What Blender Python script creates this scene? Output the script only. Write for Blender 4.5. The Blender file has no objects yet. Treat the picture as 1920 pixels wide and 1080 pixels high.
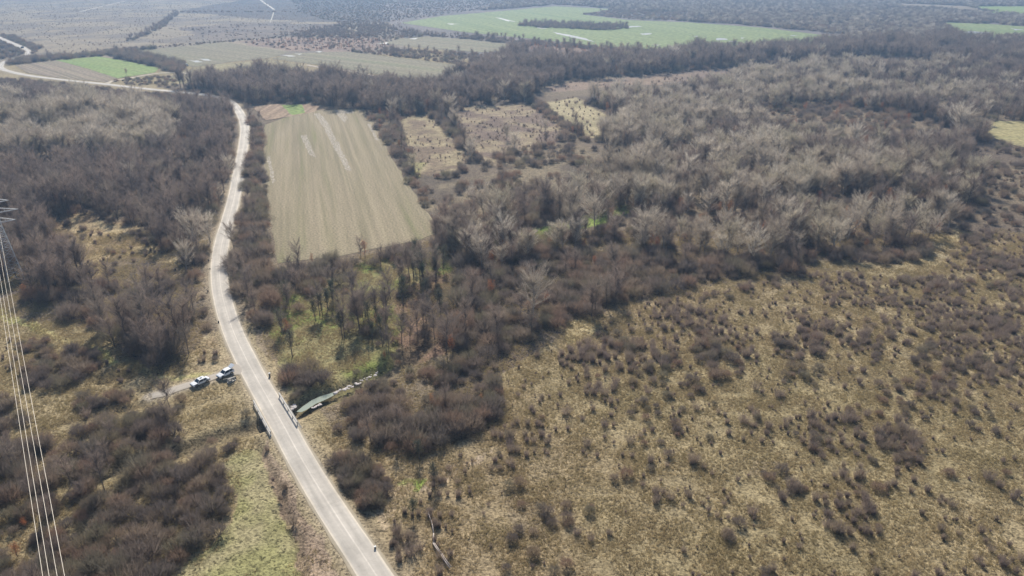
import bpy, bmesh, math, random
import numpy as np
from mathutils import Vector, Matrix
R = math.radians
S = bpy.context.scene
C = S.collection
rng = np.random.default_rng(7)
random.seed(7)

# ------------------------------------------------------------------ camera, sky, sun, exposure
FPX, PITCH, CAMH = 1330.0, R(24.8), 82.0          # focal length in photo pixels (1920 wide)
cd = bpy.data.cameras.new('camera'); cam = bpy.data.objects.new('camera', cd); C.objects.link(cam)
cd.sensor_width = 36; cd.lens = 36*FPX/1920; cd.clip_start = 0.5; cd.clip_end = 20000
cam.location = (0, 0, CAMH); cam.rotation_euler = (math.pi/2-PITCH, 0, 0)
S.camera = cam
SUN_AZ, SUN_EL = R(-8), R(38)
w = bpy.data.worlds.new('World'); S.world = w; w.use_nodes = True
nt = w.node_tree; sky = nt.nodes.new('ShaderNodeTexSky'); sky.sky_type = 'NISHITA'; sky.sun_disc = False
sky.sun_elevation = SUN_EL; sky.sun_rotation = SUN_AZ; sky.altitude = 100; sky.air_density = 1.0; sky.dust_density = 1.5
bg = nt.nodes['Background']; bg.inputs['Strength'].default_value = 0.085
nt.links.new(sky.outputs[0], bg.inputs[0])
sd = bpy.data.lights.new('sun', 'SUN'); sun = bpy.data.objects.new('sun', sd); C.objects.link(sun)
sd.energy = 4.2; sd.angle = R(0.6); sd.color = (1, .94, .84)
sdir = Vector((math.sin(SUN_AZ)*math.cos(SUN_EL), math.cos(SUN_AZ)*math.cos(SUN_EL), math.sin(SUN_EL)))
sun.rotation_euler = sdir.to_track_quat('Z', 'Y').to_euler(); sun.location = (0, 0, 300)
S.view_settings.view_transform = 'Standard'; S.view_settings.look = 'None'
S.view_settings.exposure = 0.38; S.view_settings.gamma = 1
S.render.engine = 'CYCLES'
S.render.resolution_x = 1024; S.render.resolution_y = 576

# ------------------------------------------------------------------ pixel <-> ground
cp, sp = math.cos(PITCH), math.sin(PITCH)
def G(px, py, z=0.0):
    """photo pixel -> world x, y on the plane z"""
    u = (px-960)/FPX; v = (540-py)/FPX
    dy = cp + v*sp; dz = -sp + v*cp
    t = (z-CAMH)/dz
    return (u*t, dy*t)
def Gn(poly, z=0.0): return np.array([G(a, b, z) for a, b in poly])
def PX(x, y, z=0.0):
    """world -> photo pixel, depth"""
    d = y*cp + (CAMH-z)*sp
    v = (y*sp - (CAMH-z)*cp)/d
    return 960+FPX*x/d, 540-FPX*v, d

def vnoise(x, y, s, seed=0):
    """smooth value noise 0..1, feature size s"""
    x = np.asarray(x)/s + 1000.0; y = np.asarray(y)/s + 1000.0
    xi = np.floor(x).astype(np.int64); yi = np.floor(y).astype(np.int64)
    fx = x-xi; fy = y-yi; fx = fx*fx*(3-2*fx); fy = fy*fy*(3-2*fy)
    def h(a, b):
        n = (a*73856093) ^ (b*19349663) ^ (seed*83492791+12345)
        n = (n ^ (n >> 13))*1274126177 & 0x7fffffff
        n = (n ^ (n >> 16)) & 0xffff
        return n/65535.0
    return (h(xi, yi)*(1-fx)+h(xi+1, yi)*fx)*(1-fy)+(h(xi, yi+1)*(1-fx)+h(xi+1, yi+1)*fx)*fy
def fbm(x, y, s, seed=0, o=3):
    r = 0; a = .5; t = 0
    for i in range(o):
        r = r+a*vnoise(x, y, s/2**i, seed+i*17); t += a; a *= .55
    return r/t

def pip(poly, x, y):
    inside = np.zeros(np.shape(x), bool); n = len(poly); j = n-1
    for i in range(n):
        xi, yi = poly[i]; xj, yj = poly[j]
        if yi != yj:
            c = ((yi > y) != (yj > y)) & (x < (xj-xi)*(y-yi)/(yj-yi)+xi)
            inside ^= c
        j = i
    return inside
def pip_px(pxpoly, x, y, rough=1.0, seed=3):
    """world points inside a polygon traced on the ground, ragged edge of about `rough` metres"""
    if rough:
        x = x+(fbm(x, y, 6*rough, seed)-.5)*4*rough; y = y+(fbm(x, y, 6*rough, seed+5)-.5)*4*rough
    W = Gn(pxpoly)
    m = (x > W[:, 0].min()) & (x < W[:, 0].max()) & (y > W[:, 1].min()) & (y < W[:, 1].max())
    out = np.zeros(x.shape, bool)
    if m.any(): out[m] = pip(W, x[m], y[m])
    return out
def dist_line(W, x, y):
    d = np.full(x.shape, 1e9)
    for (ax, ay), (bx, by) in zip(W[:-1], W[1:]):
        vx, vy = bx-ax, by-ay; L2 = vx*vx+vy*vy
        t = np.clip(((x-ax)*vx+(y-ay)*vy)/L2, 0, 1)
        d = np.minimum(d, np.hypot(x-(ax+t*vx), y-(ay+t*vy)))
    return d
def catmull(W, step=2.0):
    W = [np.array(p, float) for p in W]; P = [2*W[0]-W[1]]+W+[2*W[-1]-W[-2]]
    out = []
    for i in range(1, len(P)-2):
        a, b, c, d = P[i-1], P[i], P[i+1], P[i+2]
        n = max(2, int(np.linalg.norm(c-b)/step))
        for k in range(n):
            t = k/n
            out.append(.5*((2*b)+(-a+c)*t+(2*a-5*b+4*c-d)*t*t+(-a+3*b-3*c+d)*t**3))
    out.append(W[-1]); return np.array(out)

# ------------------------------------------------------------------ object helpers
def tag(o, label=None, cat=None, group=None, kind=None):
    if label: o['label'] = label
    if cat: o['category'] = cat
    if group: o['group'] = group
    if kind: o['kind'] = kind
    return o
def mesh_np(name, v, f, mats=()):
    me = bpy.data.meshes.new(name); me.from_pydata([tuple(map(float, p)) for p in v], [], [tuple(map(int, q)) for q in f])
    for m in mats: me.materials.append(m)
    me.update(); return me
def link(name, me, parent=None, loc=(0, 0, 0), rz=0):
    o = bpy.data.objects.new(name, me); C.objects.link(o); o.location = loc; o.rotation_euler = (0, 0, rz)
    if parent: o.parent = parent
    return o
def empty(name, loc, rz=0):
    o = bpy.data.objects.new(name, None); C.objects.link(o); o.location = loc; o.rotation_euler = (0, 0, rz)
    o.empty_display_size = .3; return o

class MB:
    def __init__(s): s.v = []; s.f = []
    def box(s, c, d, rz=0):
        n = len(s.v); ca, sa = math.cos(rz), math.sin(rz)
        for k in (-1, 1):
            for a, b in ((-1, -1), (1, -1), (1, 1), (-1, 1)):
                x, y = a*d[0]/2, b*d[1]/2
                s.v.append((c[0]+x*ca-y*sa, c[1]+x*sa+y*ca, c[2]+k*d[2]/2))
        s.f += [tuple(n+i for i in q) for q in ((3, 2, 1, 0), (4, 5, 6, 7), (0, 1, 5, 4), (1, 2, 6, 5), (2, 3, 7, 6), (3, 0, 4, 7))]
    def tube(s, pts, rad, n=5, cap=True):
        pts = [Vector(p) for p in pts]; base = len(s.v)
        if not hasattr(rad, '__len__'): rad = [rad]*len(pts)
        for i, p in enumerate(pts):
            d = (pts[min(i+1, len(pts)-1)]-pts[max(i-1, 0)]).normalized()
            a = d.orthogonal().normalized(); b = d.cross(a)
            if i and abs(a.dot(pa)) < .999:
                a = (pa-d*pa.dot(d)).normalized(); b = d.cross(a)
            pa = a
            for k in range(n):
                t = 2*math.pi*k/n; s.v.append(tuple(p+(a*math.cos(t)+b*math.sin(t))*rad[i]))
        for i in range(len(pts)-1):
            for k in range(n):
                q = base+i*n
                s.f.append((q+k, q+(k+1) % n, q+n+(k+1) % n, q+n+k))
        if cap:
            s.f.append(tuple(base+k for k in range(n))[::-1]); s.f.append(tuple(base+(len(pts)-1)*n+k for k in range(n)))
    def mesh(s, name, mat): return mesh_np(name, s.v, s.f, [mat] if mat else [])
    def build(s, name, mat, parent=None, loc=(0, 0, 0), rz=0, bevel=0):
        me = s.mesh(name, mat)
        if bevel:
            bm = bmesh.new(); bm.from_mesh(me)
            bmesh.ops.bevel(bm, geom=bm.edges[:], offset=bevel, segments=2, affect='EDGES')
            bm.to_mesh(me); bm.free()
        return link(name, me, parent, loc, rz)

# ------------------------------------------------------------------ materials
def mat(name):
    m = bpy.data.materials.new(name); m.use_nodes = True
    n = m.node_tree.nodes; b = n['Principled BSDF']; return m, m.node_tree, b
def plain(name, col, rough=.6, metal=0, noise=.12, scale=3.0):
    m, t, b = mat(name)
    b.inputs['Roughness'].default_value = rough; b.inputs['Metallic'].default_value = metal
    tc = t.nodes.new('ShaderNodeTexCoord'); nz = t.nodes.new('ShaderNodeTexNoise'); nz.inputs['Scale'].default_value = scale
    nz.inputs['Detail'].default_value = 5
    mr = t.nodes.new('ShaderNodeMapRange'); mr.inputs[3].default_value = 1-noise; mr.inputs[4].default_value = 1+noise
    mx = t.nodes.new('ShaderNodeVectorMath'); mx.operation = 'SCALE'; mx.inputs[0].default_value = col
    t.links.new(tc.outputs['Object'], nz.inputs['Vector']); t.links.new(nz.outputs[0], mr.inputs[0])
    t.links.new(mr.outputs[0], mx.inputs['Scale']); t.links.new(mx.outputs[0], b.inputs['Base Color'])
    return m
def ramp(t, cols, pos=None):
    r = t.nodes.new('ShaderNodeValToRGB'); e = r.color_ramp.elements
    while len(e) < len(cols): e.new(.5)
    for i, c in enumerate(cols):
        e[i].position = pos[i] if pos else i/(len(cols)-1); e[i].color = (*c, 1)
    return r
def twig_mat(name, cols, rough=.8, trans=0.45):
    """colour differs from plant to plant"""
    m, t, b = mat(name)
    oi = t.nodes.new('ShaderNodeObjectInfo'); r = ramp(t, cols); t.links.new(oi.outputs['Random'], r.inputs[0])
    tc = t.nodes.new('ShaderNodeTexCoord'); nz = t.nodes.new('ShaderNodeTexNoise'); nz.inputs['Scale'].default_value = 1.3; nz.inputs['Detail'].default_value = 1
    mr = t.nodes.new('ShaderNodeMapRange'); mr.inputs[1].default_value = .3; mr.inputs[2].default_value = .7; mr.inputs[3].default_value = .8; mr.inputs[4].default_value = 1.25
    mx = t.nodes.new('ShaderNodeVectorMath'); mx.operation = 'SCALE'
    t.links.new(tc.outputs['Object'], nz.inputs['Vector']); t.links.new(nz.outputs[0], mr.inputs[0])
    t.links.new(r.outputs[0], mx.inputs[0]); t.links.new(mr.outputs[0], mx.inputs['Scale'])
    t.links.new(mx.outputs[0], b.inputs['Base Color'])
    b.inputs['Roughness'].default_value = rough; b.inputs['Specular IOR Level'].default_value = .25
    # thin round twigs and dry blades pass and wrap some of the light that falls on their far side
    tr = t.nodes.new('ShaderNodeBsdfTranslucent'); ms = t.nodes.new('ShaderNodeMixShader'); ms.inputs[0].default_value = trans
    t.links.new(mx.outputs[0], tr.inputs['Color']); t.links.new(b.outputs[0], ms.inputs[1]); t.links.new(tr.outputs[0], ms.inputs[2])
    t.links.new(ms.outputs[0], t.nodes['Material Output'].inputs['Surface'])
    return m
TW = dict(
    pale=twig_mat('pale_twigs', [(.60, .52, .42), (.40, .33, .26), (.68, .60, .50), (.52, .455, .335), (.36, .295, .235)]),
    dark=twig_mat('dark_twigs', [(.32, .25, .205), (.225, .185, .165), (.38, .295, .24), (.29, .245, .20)]),
    scrub=twig_mat('scrub_twigs', [(.285, .225, .185), (.19, .16, .145), (.35, .28, .215), (.32, .22, .165), (.27, .24, .165), (.22, .185, .165)]),
    russet=twig_mat('russet_leaves', [(.52, .22, .10), (.40, .19, .10), (.56, .30, .15)]),
    ivy=twig_mat('ivy_leaves', [(.09, .11, .075), (.12, .13, .09), (.15, .14, .11)]),
    shrub=twig_mat('shrub_twigs', [(.34, .265, .22), (.27, .215, .19), (.38, .30, .235), (.32, .26, .20)]),
    grass=twig_mat('dry_grass', [(.43, .35, .205), (.40, .33, .18), (.46, .37, .22), (.41, .325, .19)]))
BARK = plain('bark', (.15, .125, .11), .9, noise=.3)
PALEBARK = plain('pale_bark', (.32, .30, .27), .9, noise=.3)

# ------------------------------------------------------------------ terrain
ROADPX = [(-40, 50), (0, 71), (28, 83), (50, 93), (52, 101), (38, 107), (16, 113), (2, 121), (2, 128), (18, 134), (50, 141), (95, 147),
          (150, 153), (200, 158), (260, 165), (320, 171), (370, 176), (412, 183), (436, 194), (452, 216), (459, 240), (456, 275), (448, 320),
          (441, 360), (430, 405), (417, 450), (411, 490), (412, 530), (421, 575), (438, 625), (464, 680), (494, 735), (531, 800), (558, 850), (590, 905), (610, 937), (651, 1000), (672, 1031), (706, 1083), (782, 1200)]
ROAD = catmull([G(*p) for p in ROADPX], 2.5)
STREAMPX = [(800, 640), (770, 668), (740, 690), (700, 708), (660, 725), (640, 737), (612, 747), (588, 755), (560, 770), (520, 786), (478, 803), (440, 812), (380, 832), (325, 852), (235, 872), (190, 888)]
STREAM = catmull([G(*p, -.6) for p in STREAMPX], 3)
SIDEPX = [(452, 690), (428, 697), (400, 707), (375, 715), (345, 724), (310, 736), (285, 742)]
SIDE = catmull([G(*p) for p in SIDEPX], 2)
DITCH = [([(192, 711), (225, 702), (262, 694), (298, 694)], 1.3, 1.1), ([(60, 812), (120, 790), (190, 772), (270, 755)], 1.0, .5),
         ([(775, 846), (830, 830), (880, 808), (930, 792)], .9, .7), ([(478, 822), (505, 870), (530, 940), (555, 1000), (570, 1080)], 1.0, .6),
         ([(610, 855), (640, 905), (690, 975), (755, 1085)], .6, .5), ([(500, 640), (520, 662), (535, 680)], .9, .5)]
SCARP = [(1000, 640), (1060, 608), (1110, 588)]

FIELDS_PX = {   # name: outline on the photo
 'plough': [(496, 300), (494, 262), (497, 234), (530, 222), (565, 211), (600, 207), (681, 203), (700, 232), (745, 312), (785, 375), (824, 436), (780, 452), (700, 466), (640, 480), (518, 494), (512, 440), (501, 370)],
 'green_far': [(752, 43), (830, 30), (950, 20), (1040, 12), (1146, 17), (1090, 27), (1180, 38), (1290, 42), (1430, 52), (1560, 68), (1605, 79), (1450, 92), (1280, 96), (1130, 88), (1010, 74), (870, 60)],
 'green_right': [(1766, 42), (1850, 45), (1960, 52), (1960, 85), (1880, 80), (1800, 76), (1785, 60)],
 'green_corner': [(1818, 12), (1960, 12), (1960, 29), (1870, 26)],
 'brown_corner': [(1670, 6), (1760, 9), (1815, 12), (1865, 26), (1780, 18), (1700, 14)],
 'bright_green': [(105, 113), (185, 106), (240, 115), (298, 128), (290, 136), (220, 147), (170, 130)],
 'brown_left': [(28, 122), (105, 113), (170, 130), (220, 147), (200, 154), (110, 146), (50, 136)],
 'olive_a': [(238, 97), (330, 88), (420, 79), (545, 98), (500, 110), (450, 114), (362, 126), (345, 122), (300, 108)],
 'olive_b': [(510, 110), (548, 100), (650, 97), (700, 103), (780, 112), (882, 126), (884, 140), (840, 154), (780, 151), (700, 138), (600, 122)],
 'olive_c': [(705, 82), (750, 73), (800, 68), (880, 74), (962, 83), (955, 95), (900, 98), (820, 93), (760, 86)],
 'yellow_right': [(1846, 226), (1960, 229), (1960, 285), (1900, 272), (1862, 258), (1838, 245)],
 'reed_small': [(474, 200), (520, 195), (600, 197), (590, 210), (545, 218), (498, 226)],
 'green_tiny': [(1842, 117), (1865, 116), (1867, 123), (1840, 124)],
}
GZ = dict(   # colour of the ground itself, painted in this order: outline, colour A, colour B
 zones=[
  ('heath', [(-400, -20), (760, -20), (760, 100), (300, 110), (-400, 130)], (.33, .27, .19), (.24, .20, .16)),
  ('heathdark', [(560, -20), (960, -20), (900, 22), (740, 42), (560, 40), (330, 22)], (.16, .13, .11), (.13, .11, .10)),
  ('heathdark2', [(330, 52), (450, 44), (640, 45), (660, 62), (520, 70), (400, 75)], (.19, .155, .13), (.25, .20, .16)),
  ('scrubleft', [(-100, 60), (30, 65), (78, 92), (55, 104), (-100, 118)], (.12, .10, .09), (.14, .12, .10)),
  ('farwood', [(700, -20), (2200, -20), (2200, 160), (1000, 160), (740, 60)], (.24, .20, .18), (.19, .165, .15)),
  ('russet', [(440, 78), (560, 68), (720, 70), (740, 84), (680, 97), (560, 96)], (.33, .24, .18), (.27, .20, .16)),
  ('russet2', [(970, 82), (1130, 84), (1290, 94), (1290, 106), (1130, 108), (980, 96)], (.35, .25, .185), (.27, .20, .155)),
  ('grassknoll', [(300, 150), (350, 130), (420, 118), (500, 112), (560, 124), (520, 140), (400, 150), (350, 158)], (.36, .31, .18), (.28, .24, .15)),
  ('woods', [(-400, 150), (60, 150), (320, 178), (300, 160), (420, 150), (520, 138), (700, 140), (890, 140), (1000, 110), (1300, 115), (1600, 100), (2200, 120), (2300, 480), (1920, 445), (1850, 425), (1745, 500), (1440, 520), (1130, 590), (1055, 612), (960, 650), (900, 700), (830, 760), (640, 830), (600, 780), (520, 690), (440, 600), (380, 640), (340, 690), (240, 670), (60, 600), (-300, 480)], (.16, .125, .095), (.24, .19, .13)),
  ('ruststrip', [(1024, 163), (1080, 154), (1150, 147), (1220, 140), (1300, 131), (1400, 124), (1400, 134), (1290, 152), (1150, 162), (1040, 172)], (.32, .235, .17), (.26, .195, .15)),
  ('ruststrip2', [(1566, 109), (1640, 108), (1720, 113), (1790, 116), (1822, 128), (1790, 130), (1700, 122), (1600, 120)], (.44, .33, .21), (.33, .24, .17)),
  ('clear1', [(738, 218), (775, 214), (812, 213), (850, 250), (884, 286), (860, 300), (800, 312), (775, 300), (755, 262)], (.38, .31, .19), (.24, .18, .125)),
  ('clear1b', [(755, 300), (800, 305), (790, 330), (765, 325)], (.38, .34, .16), (.28, .25, .13)),
  ('clear2', [(838, 208), (900, 198), (990, 196), (1040, 220), (1075, 242), (1040, 258), (960, 268), (915, 292), (880, 270)], (.35, .28, .18), (.21, .155, .12)),
  ('clear3', [(1014, 191), (1078, 182), (1120, 202), (1162, 220), (1160, 235), (1098, 246)], (.45, .38, .23), (.34, .29, .17)),
  ('midopen', [(760, 330), (900, 330), (1100, 280), (1180, 290), (1180, 370), (1000, 400), (850, 420), (800, 400)], (.26, .21, .14), (.15, .12, .09)),
  ('greenpond', [(925, 450), (1000, 428), (1060, 415), (1190, 378), (1196, 392), (1120, 425), (1000, 450), (940, 460)], (.20, .30, .06), (.28, .30, .11)),
  ('clearleft', [(85, 405), (150, 390), (200, 415), (262, 425), (290, 470), (345, 480), (345, 530), (250, 545), (170, 520), (95, 460)], (.48, .38, .22), (.30, .22, .13)),
  ('leftopen', [(200, 480), (380, 500), (380, 640), (300, 690), (180, 600)], (.26, .20, .13), (.15, .12, .09)),
  ('edgelane', [(1500, 495), (1560, 487), (1690, 492), (1740, 455), (1800, 420), (1800, 450), (1745, 505), (1650, 512), (1560, 505)], (.46, .37, .21), (.38, .31, .19)),
  ('ivywood', [(500, 560), (600, 545), (665, 500), (700, 480), (835, 470), (860, 520), (800, 560), (760, 600), (740, 680), (640, 740), (560, 760), (520, 680)], (.21, .235, .07), (.30, .26, .13)),
  ('ivybrown', [(740, 540), (860, 500), (880, 600), (840, 660), (760, 690)], (.24, .16, .11), (.18, .14, .09)),
  ('track_green', [(-60, 560), (0, 578), (60, 605), (150, 640), (215, 668), (290, 694), (345, 702), (430, 700), (420, 712), (340, 712), (280, 704), (200, 676), (140, 650), (50, 615), (-60, 580)], (.38, .36, .145), (.45, .38, .19)),
  ('strip', [(415, 868), (455, 842), (490, 838), (520, 900), (550, 980), (575, 1100), (300, 1100), (380, 1020), (430, 975), (440, 930)], (.295, .275, .125), (.34, .295, .165)),
  ('verge_l', [(500, 822), (640, 1100), (575, 1100), (530, 960), (490, 850)], (.40, .30, .21), (.25, .18, .13)),
  ('junction', [(350, 660), (395, 620), (430, 670), (440, 690), (380, 700)], (.42, .34, .21), (.33, .25, .15)),
  ('worn', [(790, 905), (860, 870), (930, 830), (900, 860), (850, 890), (800, 915), (720, 930)], (.46, .36, .25), (.42, .33, .22)),
  ('greenspot', [(745, 900), (800, 900), (795, 920), (750, 925)], (.26, .34, .08), (.33, .33, .13)),
  ('sandy', [(680, 930), (780, 900), (720, 1000), (690, 960)], (.44, .34, .22), (.36, .29, .17)),
  ('brownpatch', [(940, 930), (1040, 940), (1030, 1020), (960, 1000)], (.30, .235, .15), (.33, .265, .16)),
  ('brownpatch2', [(1400, 860), (1460, 860), (1460, 890), (1400, 890)], (.29, .23, .145), (.32, .26, .16)),
  ('goldspot', [(1050, 610), (1110, 590), (1125, 610), (1100, 640), (1055, 640)], (.45, .38, .20), (.42, .34, .19)),
 ])

for z_ in range(len(GZ['zones'])):
    n_, p_, a_, b_ = GZ['zones'][z_]
    if n_ in ('clear1', 'clear2', 'clear3'): y0_ = min(p[1] for p in p_); GZ['zones'][z_] = (n_, [(a, y0_+(b-y0_)*1.2) for a, b in p_], a_, b_)
def build_ground():
    NX, NY = 620, 640
    Y = 42*np.power(7000/42, np.linspace(0, 1, NY)); U = np.linspace(-1, 1, NX)
    YY, UU = np.meshgrid(Y, U, indexing='ij'); XX = UU*(YY*0.86+34)
    x = XX.ravel(); y = YY.ravel()
    lum = fbm(x, y, 45, 1); 
    A = np.array((.345, .275, .160)); B = np.array((.31, .25, .14)); D = np.array((.32, .242, .150))
    k = np.clip((fbm(x, y, 26, 31)-.35)/.3, 0, 1)[:, None]; k2 = np.clip((fbm(x, y, 60, 41)-.5)/.2, 0, 1)[:, None]
    col = (A*k+B*(1-k))*(1-.6*k2)+D*.6*k2
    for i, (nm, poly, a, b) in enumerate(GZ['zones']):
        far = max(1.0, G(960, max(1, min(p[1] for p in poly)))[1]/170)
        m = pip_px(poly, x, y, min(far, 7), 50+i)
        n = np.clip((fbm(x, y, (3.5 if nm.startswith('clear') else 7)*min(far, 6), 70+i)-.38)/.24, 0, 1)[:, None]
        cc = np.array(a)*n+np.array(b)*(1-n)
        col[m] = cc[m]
    drd = dist_line(ROAD[::2], x, y); near = np.clip(y/260, 1, 4)
    k = np.exp(-np.maximum(drd-2.6, 0)/1.2)[:, None]
    col = col*(1-.75*k)+np.array((.42, .35, .25))*.75*k
    ds = dist_line(SIDE, x, y); k = np.exp(-np.maximum(ds-1.4, 0)/.5)[:, None]
    col = col*(1-.7*k)+np.array((.44, .38, .31))*.7*k
    # relief
    z = -.06-.22*fbm(x, y, 3.2, 5)-.25*fbm(x, y, 14, 9)
    far = np.clip((y-250)/300, 0, 1); z = z*(1-far)-.12*far
    dst = dist_line(STREAM, x, y); px, py, _ = PX(x, y)
    wd = np.where(px > 545, 2.9, 2.2); dp = np.where(px > 700, .9, np.where(px > 500, 1.25, 1.2))
    tt = np.clip(1-(dst-wd*.45)/(wd*.9), 0, 1); z -= dp*tt*tt*(3-2*tt)
    col = np.where((tt > .35)[:, None], col*.4+np.array((.15, .12, .075))*.6, col)
    for pl, wd2, dp2 in DITCH:
        dd = dist_line(Gn(pl), x, y)+(vnoise(x, y, 2, 8)-.5)*1.0; t2 = np.clip(1-dd/(wd2*1.5), 0, 1); z -= dp2*t2
        col = np.where((t2 > .4)[:, None], col*.55+np.array((.12, .095, .06))*.45, col)
    k = np.clip((drd-3.2)/2.5, 0, 1)*np.clip((ds-1.9)/1.2, 0, 1); onb = tt > .02
    z = np.where(onb, z, z*k-.05*(1-k))
    pw = Gn(FIELDS_PX['plough']); df = dist_line(np.concatenate([pw, pw[:1]]), x, y); k = np.clip(df/6, 0, 1); z = z*k-.05*(1-k)
    for nm, pl in FIELDS_PX.items():
        m = pip_px(pl, x, y, 0); z[m] = np.minimum(z[m], -.06)*0-.06 if nm != 'x' else 0
    v = np.stack([x, y, z], 1)
    idx = np.arange(NX*NY).reshape(NY, NX)
    f = np.stack([idx[:-1, :-1], idx[:-1, 1:], idx[1:, 1:], idx[1:, :-1]], -1).reshape(-1, 4)
    me = bpy.data.meshes.new('ground'); me.vertices.add(len(v)); me.vertices.foreach_set('co', v.ravel())
    me.loops.add(f.size); me.loops.foreach_set('vertex_index', f.ravel()); me.polygons.add(len(f))
    me.polygons.foreach_set('loop_start', np.arange(0, f.size, 4)); me.polygons.foreach_set('loop_total', np.full(len(f), 4))
    me.polygons.foreach_set('use_smooth', np.ones(len(f), bool))
    me.update(calc_edges=True)
    ca = me.color_attributes.new('soil', 'FLOAT_COLOR', 'POINT')
    ca.data.foreach_set('color', np.concatenate([col, np.ones((len(col), 1))], 1).ravel())
    m, t, b = mat('ground_cover')
    at = t.nodes.new('ShaderNodeVertexColor'); at.layer_name = 'soil'
    tc = t.nodes.new('ShaderNodeTexCoord')
    def noise(scale, det, lo, hi, a, bb):
        nz = t.nodes.new('ShaderNodeTexNoise'); nz.inputs['Scale'].default_value = scale; nz.inputs['Detail'].default_value = det
        nz.inputs['Roughness'].default_value = .65
        mr = t.nodes.new('ShaderNodeMapRange'); mr.inputs[1].default_value = lo; mr.inputs[2].default_value = hi; mr.inputs[3].default_value = a; mr.inputs[4].default_value = bb
        t.links.new(tc.outputs['Object'], nz.inputs['Vector']); t.links.new(nz.outputs[0], mr.inputs[0]); return nz, mr
    n1, m1 = noise(2.2, 4, .38, .62, .62, 1.38); n2, m2 = noise(.35, 3, .35, .65, .87, 1.13); n3, m3 = noise(.05, 3, .35, .65, .92, 1.08)
    mu = t.nodes.new('ShaderNodeMath'); mu.operation = 'MULTIPLY'; t.links.new(m1.outputs[0], mu.inputs[0]); t.links.new(m2.outputs[0], mu.inputs[1])
    mu2 = t.nodes.new('ShaderNodeMath'); mu2.operation = 'MULTIPLY'; t.links.new(mu.outputs[0], mu2.inputs[0]); t.links.new(m3.outputs[0], mu2.inputs[1])
    n4, m4 = noise(1.1, 2, .33, .42, .5, 1.0); mu3 = t.nodes.new('ShaderNodeMath'); mu3.operation = 'MULTIPLY'
    t.links.new(mu2.outputs[0], mu3.inputs[0]); t.links.new(m4.outputs[0], mu3.inputs[1]); mu2 = mu3
    sc = t.nodes.new('ShaderNodeVectorMath'); sc.operation = 'SCALE'; t.links.new(at.outputs[0], sc.inputs[0]); t.links.new(mu2.outputs[0], sc.inputs['Scale'])
    t.links.new(sc.outputs[0], b.inputs['Base Color']); b.inputs['Roughness'].default_value = .95; b.inputs['Specular IOR Level'].default_value = .1
    bp = t.nodes.new('ShaderNodeBump'); bp.inputs['Strength'].default_value = .8; bp.inputs['Distance'].default_value = .35
    t.links.new(n1.outputs[0], bp.inputs['Height']); t.links.new(bp.outputs[0], b.inputs['Normal'])
    me.materials.append(m)
    o = link('ground', me); tag(o, kind='structure'); return o
build_ground()

# ------------------------------------------------------------------ fields, puddles
def field_mat(name, cols, ang, row=1.0, band=12.0, amt=.18, speck=2.5, rough=.95):
    """rows run along `ang` (radians from +x)"""
    m, t, b = mat(name); tc = t.nodes.new('ShaderNodeTexCoord')
    mp = t.nodes.new('ShaderNodeMapping'); mp.vector_type = 'POINT'; mp.inputs['Rotation'].default_value = (0, 0, -ang)
    t.links.new(tc.outputs['Object'], mp.inputs['Vector'])
    def nz(vec, scale, det, sx=1, sy=1):
        mm = t.nodes.new('ShaderNodeMapping'); mm.inputs['Scale'].default_value = (sx, sy, 1); t.links.new(vec, mm.inputs['Vector'])
        n = t.nodes.new('ShaderNodeTexNoise'); n.inputs['Scale'].default_value = scale; n.inputs['Detail'].default_value = det; n.inputs['Roughness'].default_value = .6
        t.links.new(mm.outputs[0], n.inputs['Vector']); return n.outputs[0]
    a = nz(mp.outputs[0], 1/band, 4, .05, 1); r = ramp(t, cols, [.3+.4*i/(len(cols)-1) for i in range(len(cols))]); t.links.new(a, r.inputs[0])
    rows = nz(mp.outputs[0], 1/row, 2, .015, 1); sp_ = nz(mp.outputs[0], speck, 3)
    def mr(x, lo, hi, p, q):
        k = t.nodes.new('ShaderNodeMapRange'); k.inputs[1].default_value = lo; k.inputs[2].default_value = hi; k.inputs[3].default_value = p; k.inputs[4].default_value = q
        t.links.new(x, k.inputs[0]); return k.outputs[0]
    u = t.nodes.new('ShaderNodeMath'); u.operation = 'MULTIPLY'
    t.links.new(mr(rows, .35, .65, 1-amt, 1+amt), u.inputs[0]); t.links.new(mr(sp_, .35, .65, .72, 1.28), u.inputs[1])
    s = t.nodes.new('ShaderNodeVectorMath'); s.operation = 'SCALE'; t.links.new(r.outputs[0], s.inputs[0]); t.links.new(u.outputs[0], s.inputs['Scale'])
    t.links.new(s.outputs[0], b.inputs['Base Color']); b.inputs['Roughness'].default_value = rough; b.inputs['Specular IOR Level'].default_value = .15
    bp = t.nodes.new('ShaderNodeBump'); bp.inputs['Strength'].default_value = .6; bp.inputs['Distance'].default_value = .2
    t.links.new(sp_, bp.inputs['Height']); t.links.new(bp.outputs[0], b.inputs['Normal'])
    return m
def sheet(name, px, material, z, jit=.5, step=4.0):
    W = Gn(px, z if z < -.3 else 0); pts = []
    for i in range(len(W)):
        a, b2 = W[i], W[(i+1) % len(W)]; n = max(1, min(60, int(np.linalg.norm(b2-a)/step)))
        for k in range(n):
            p = a+(b2-a)*k/n; pts.append((p[0]+random.uniform(-jit, jit), p[1]+random.uniform(-jit, jit), z))
    bm = bmesh.new(); f = bm.faces.new([bm.verts.new(p) for p in pts])
    if f.normal.z < 0 or f.calc_area() and (f.normal_update() or f.normal.z < 0): f.normal_flip()
    bmesh.ops.triangulate(bm, faces=[f])
    me = bpy.data.meshes.new(name); bm.to_mesh(me); bm.free(); me.materials.append(material)
    o = link(name, me); tag(o, kind='structure'); return o
def angpx(a, b):
    p, q = G(*a), G(*b); return math.atan2(q[1]-p[1], q[0]-p[0])
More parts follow.
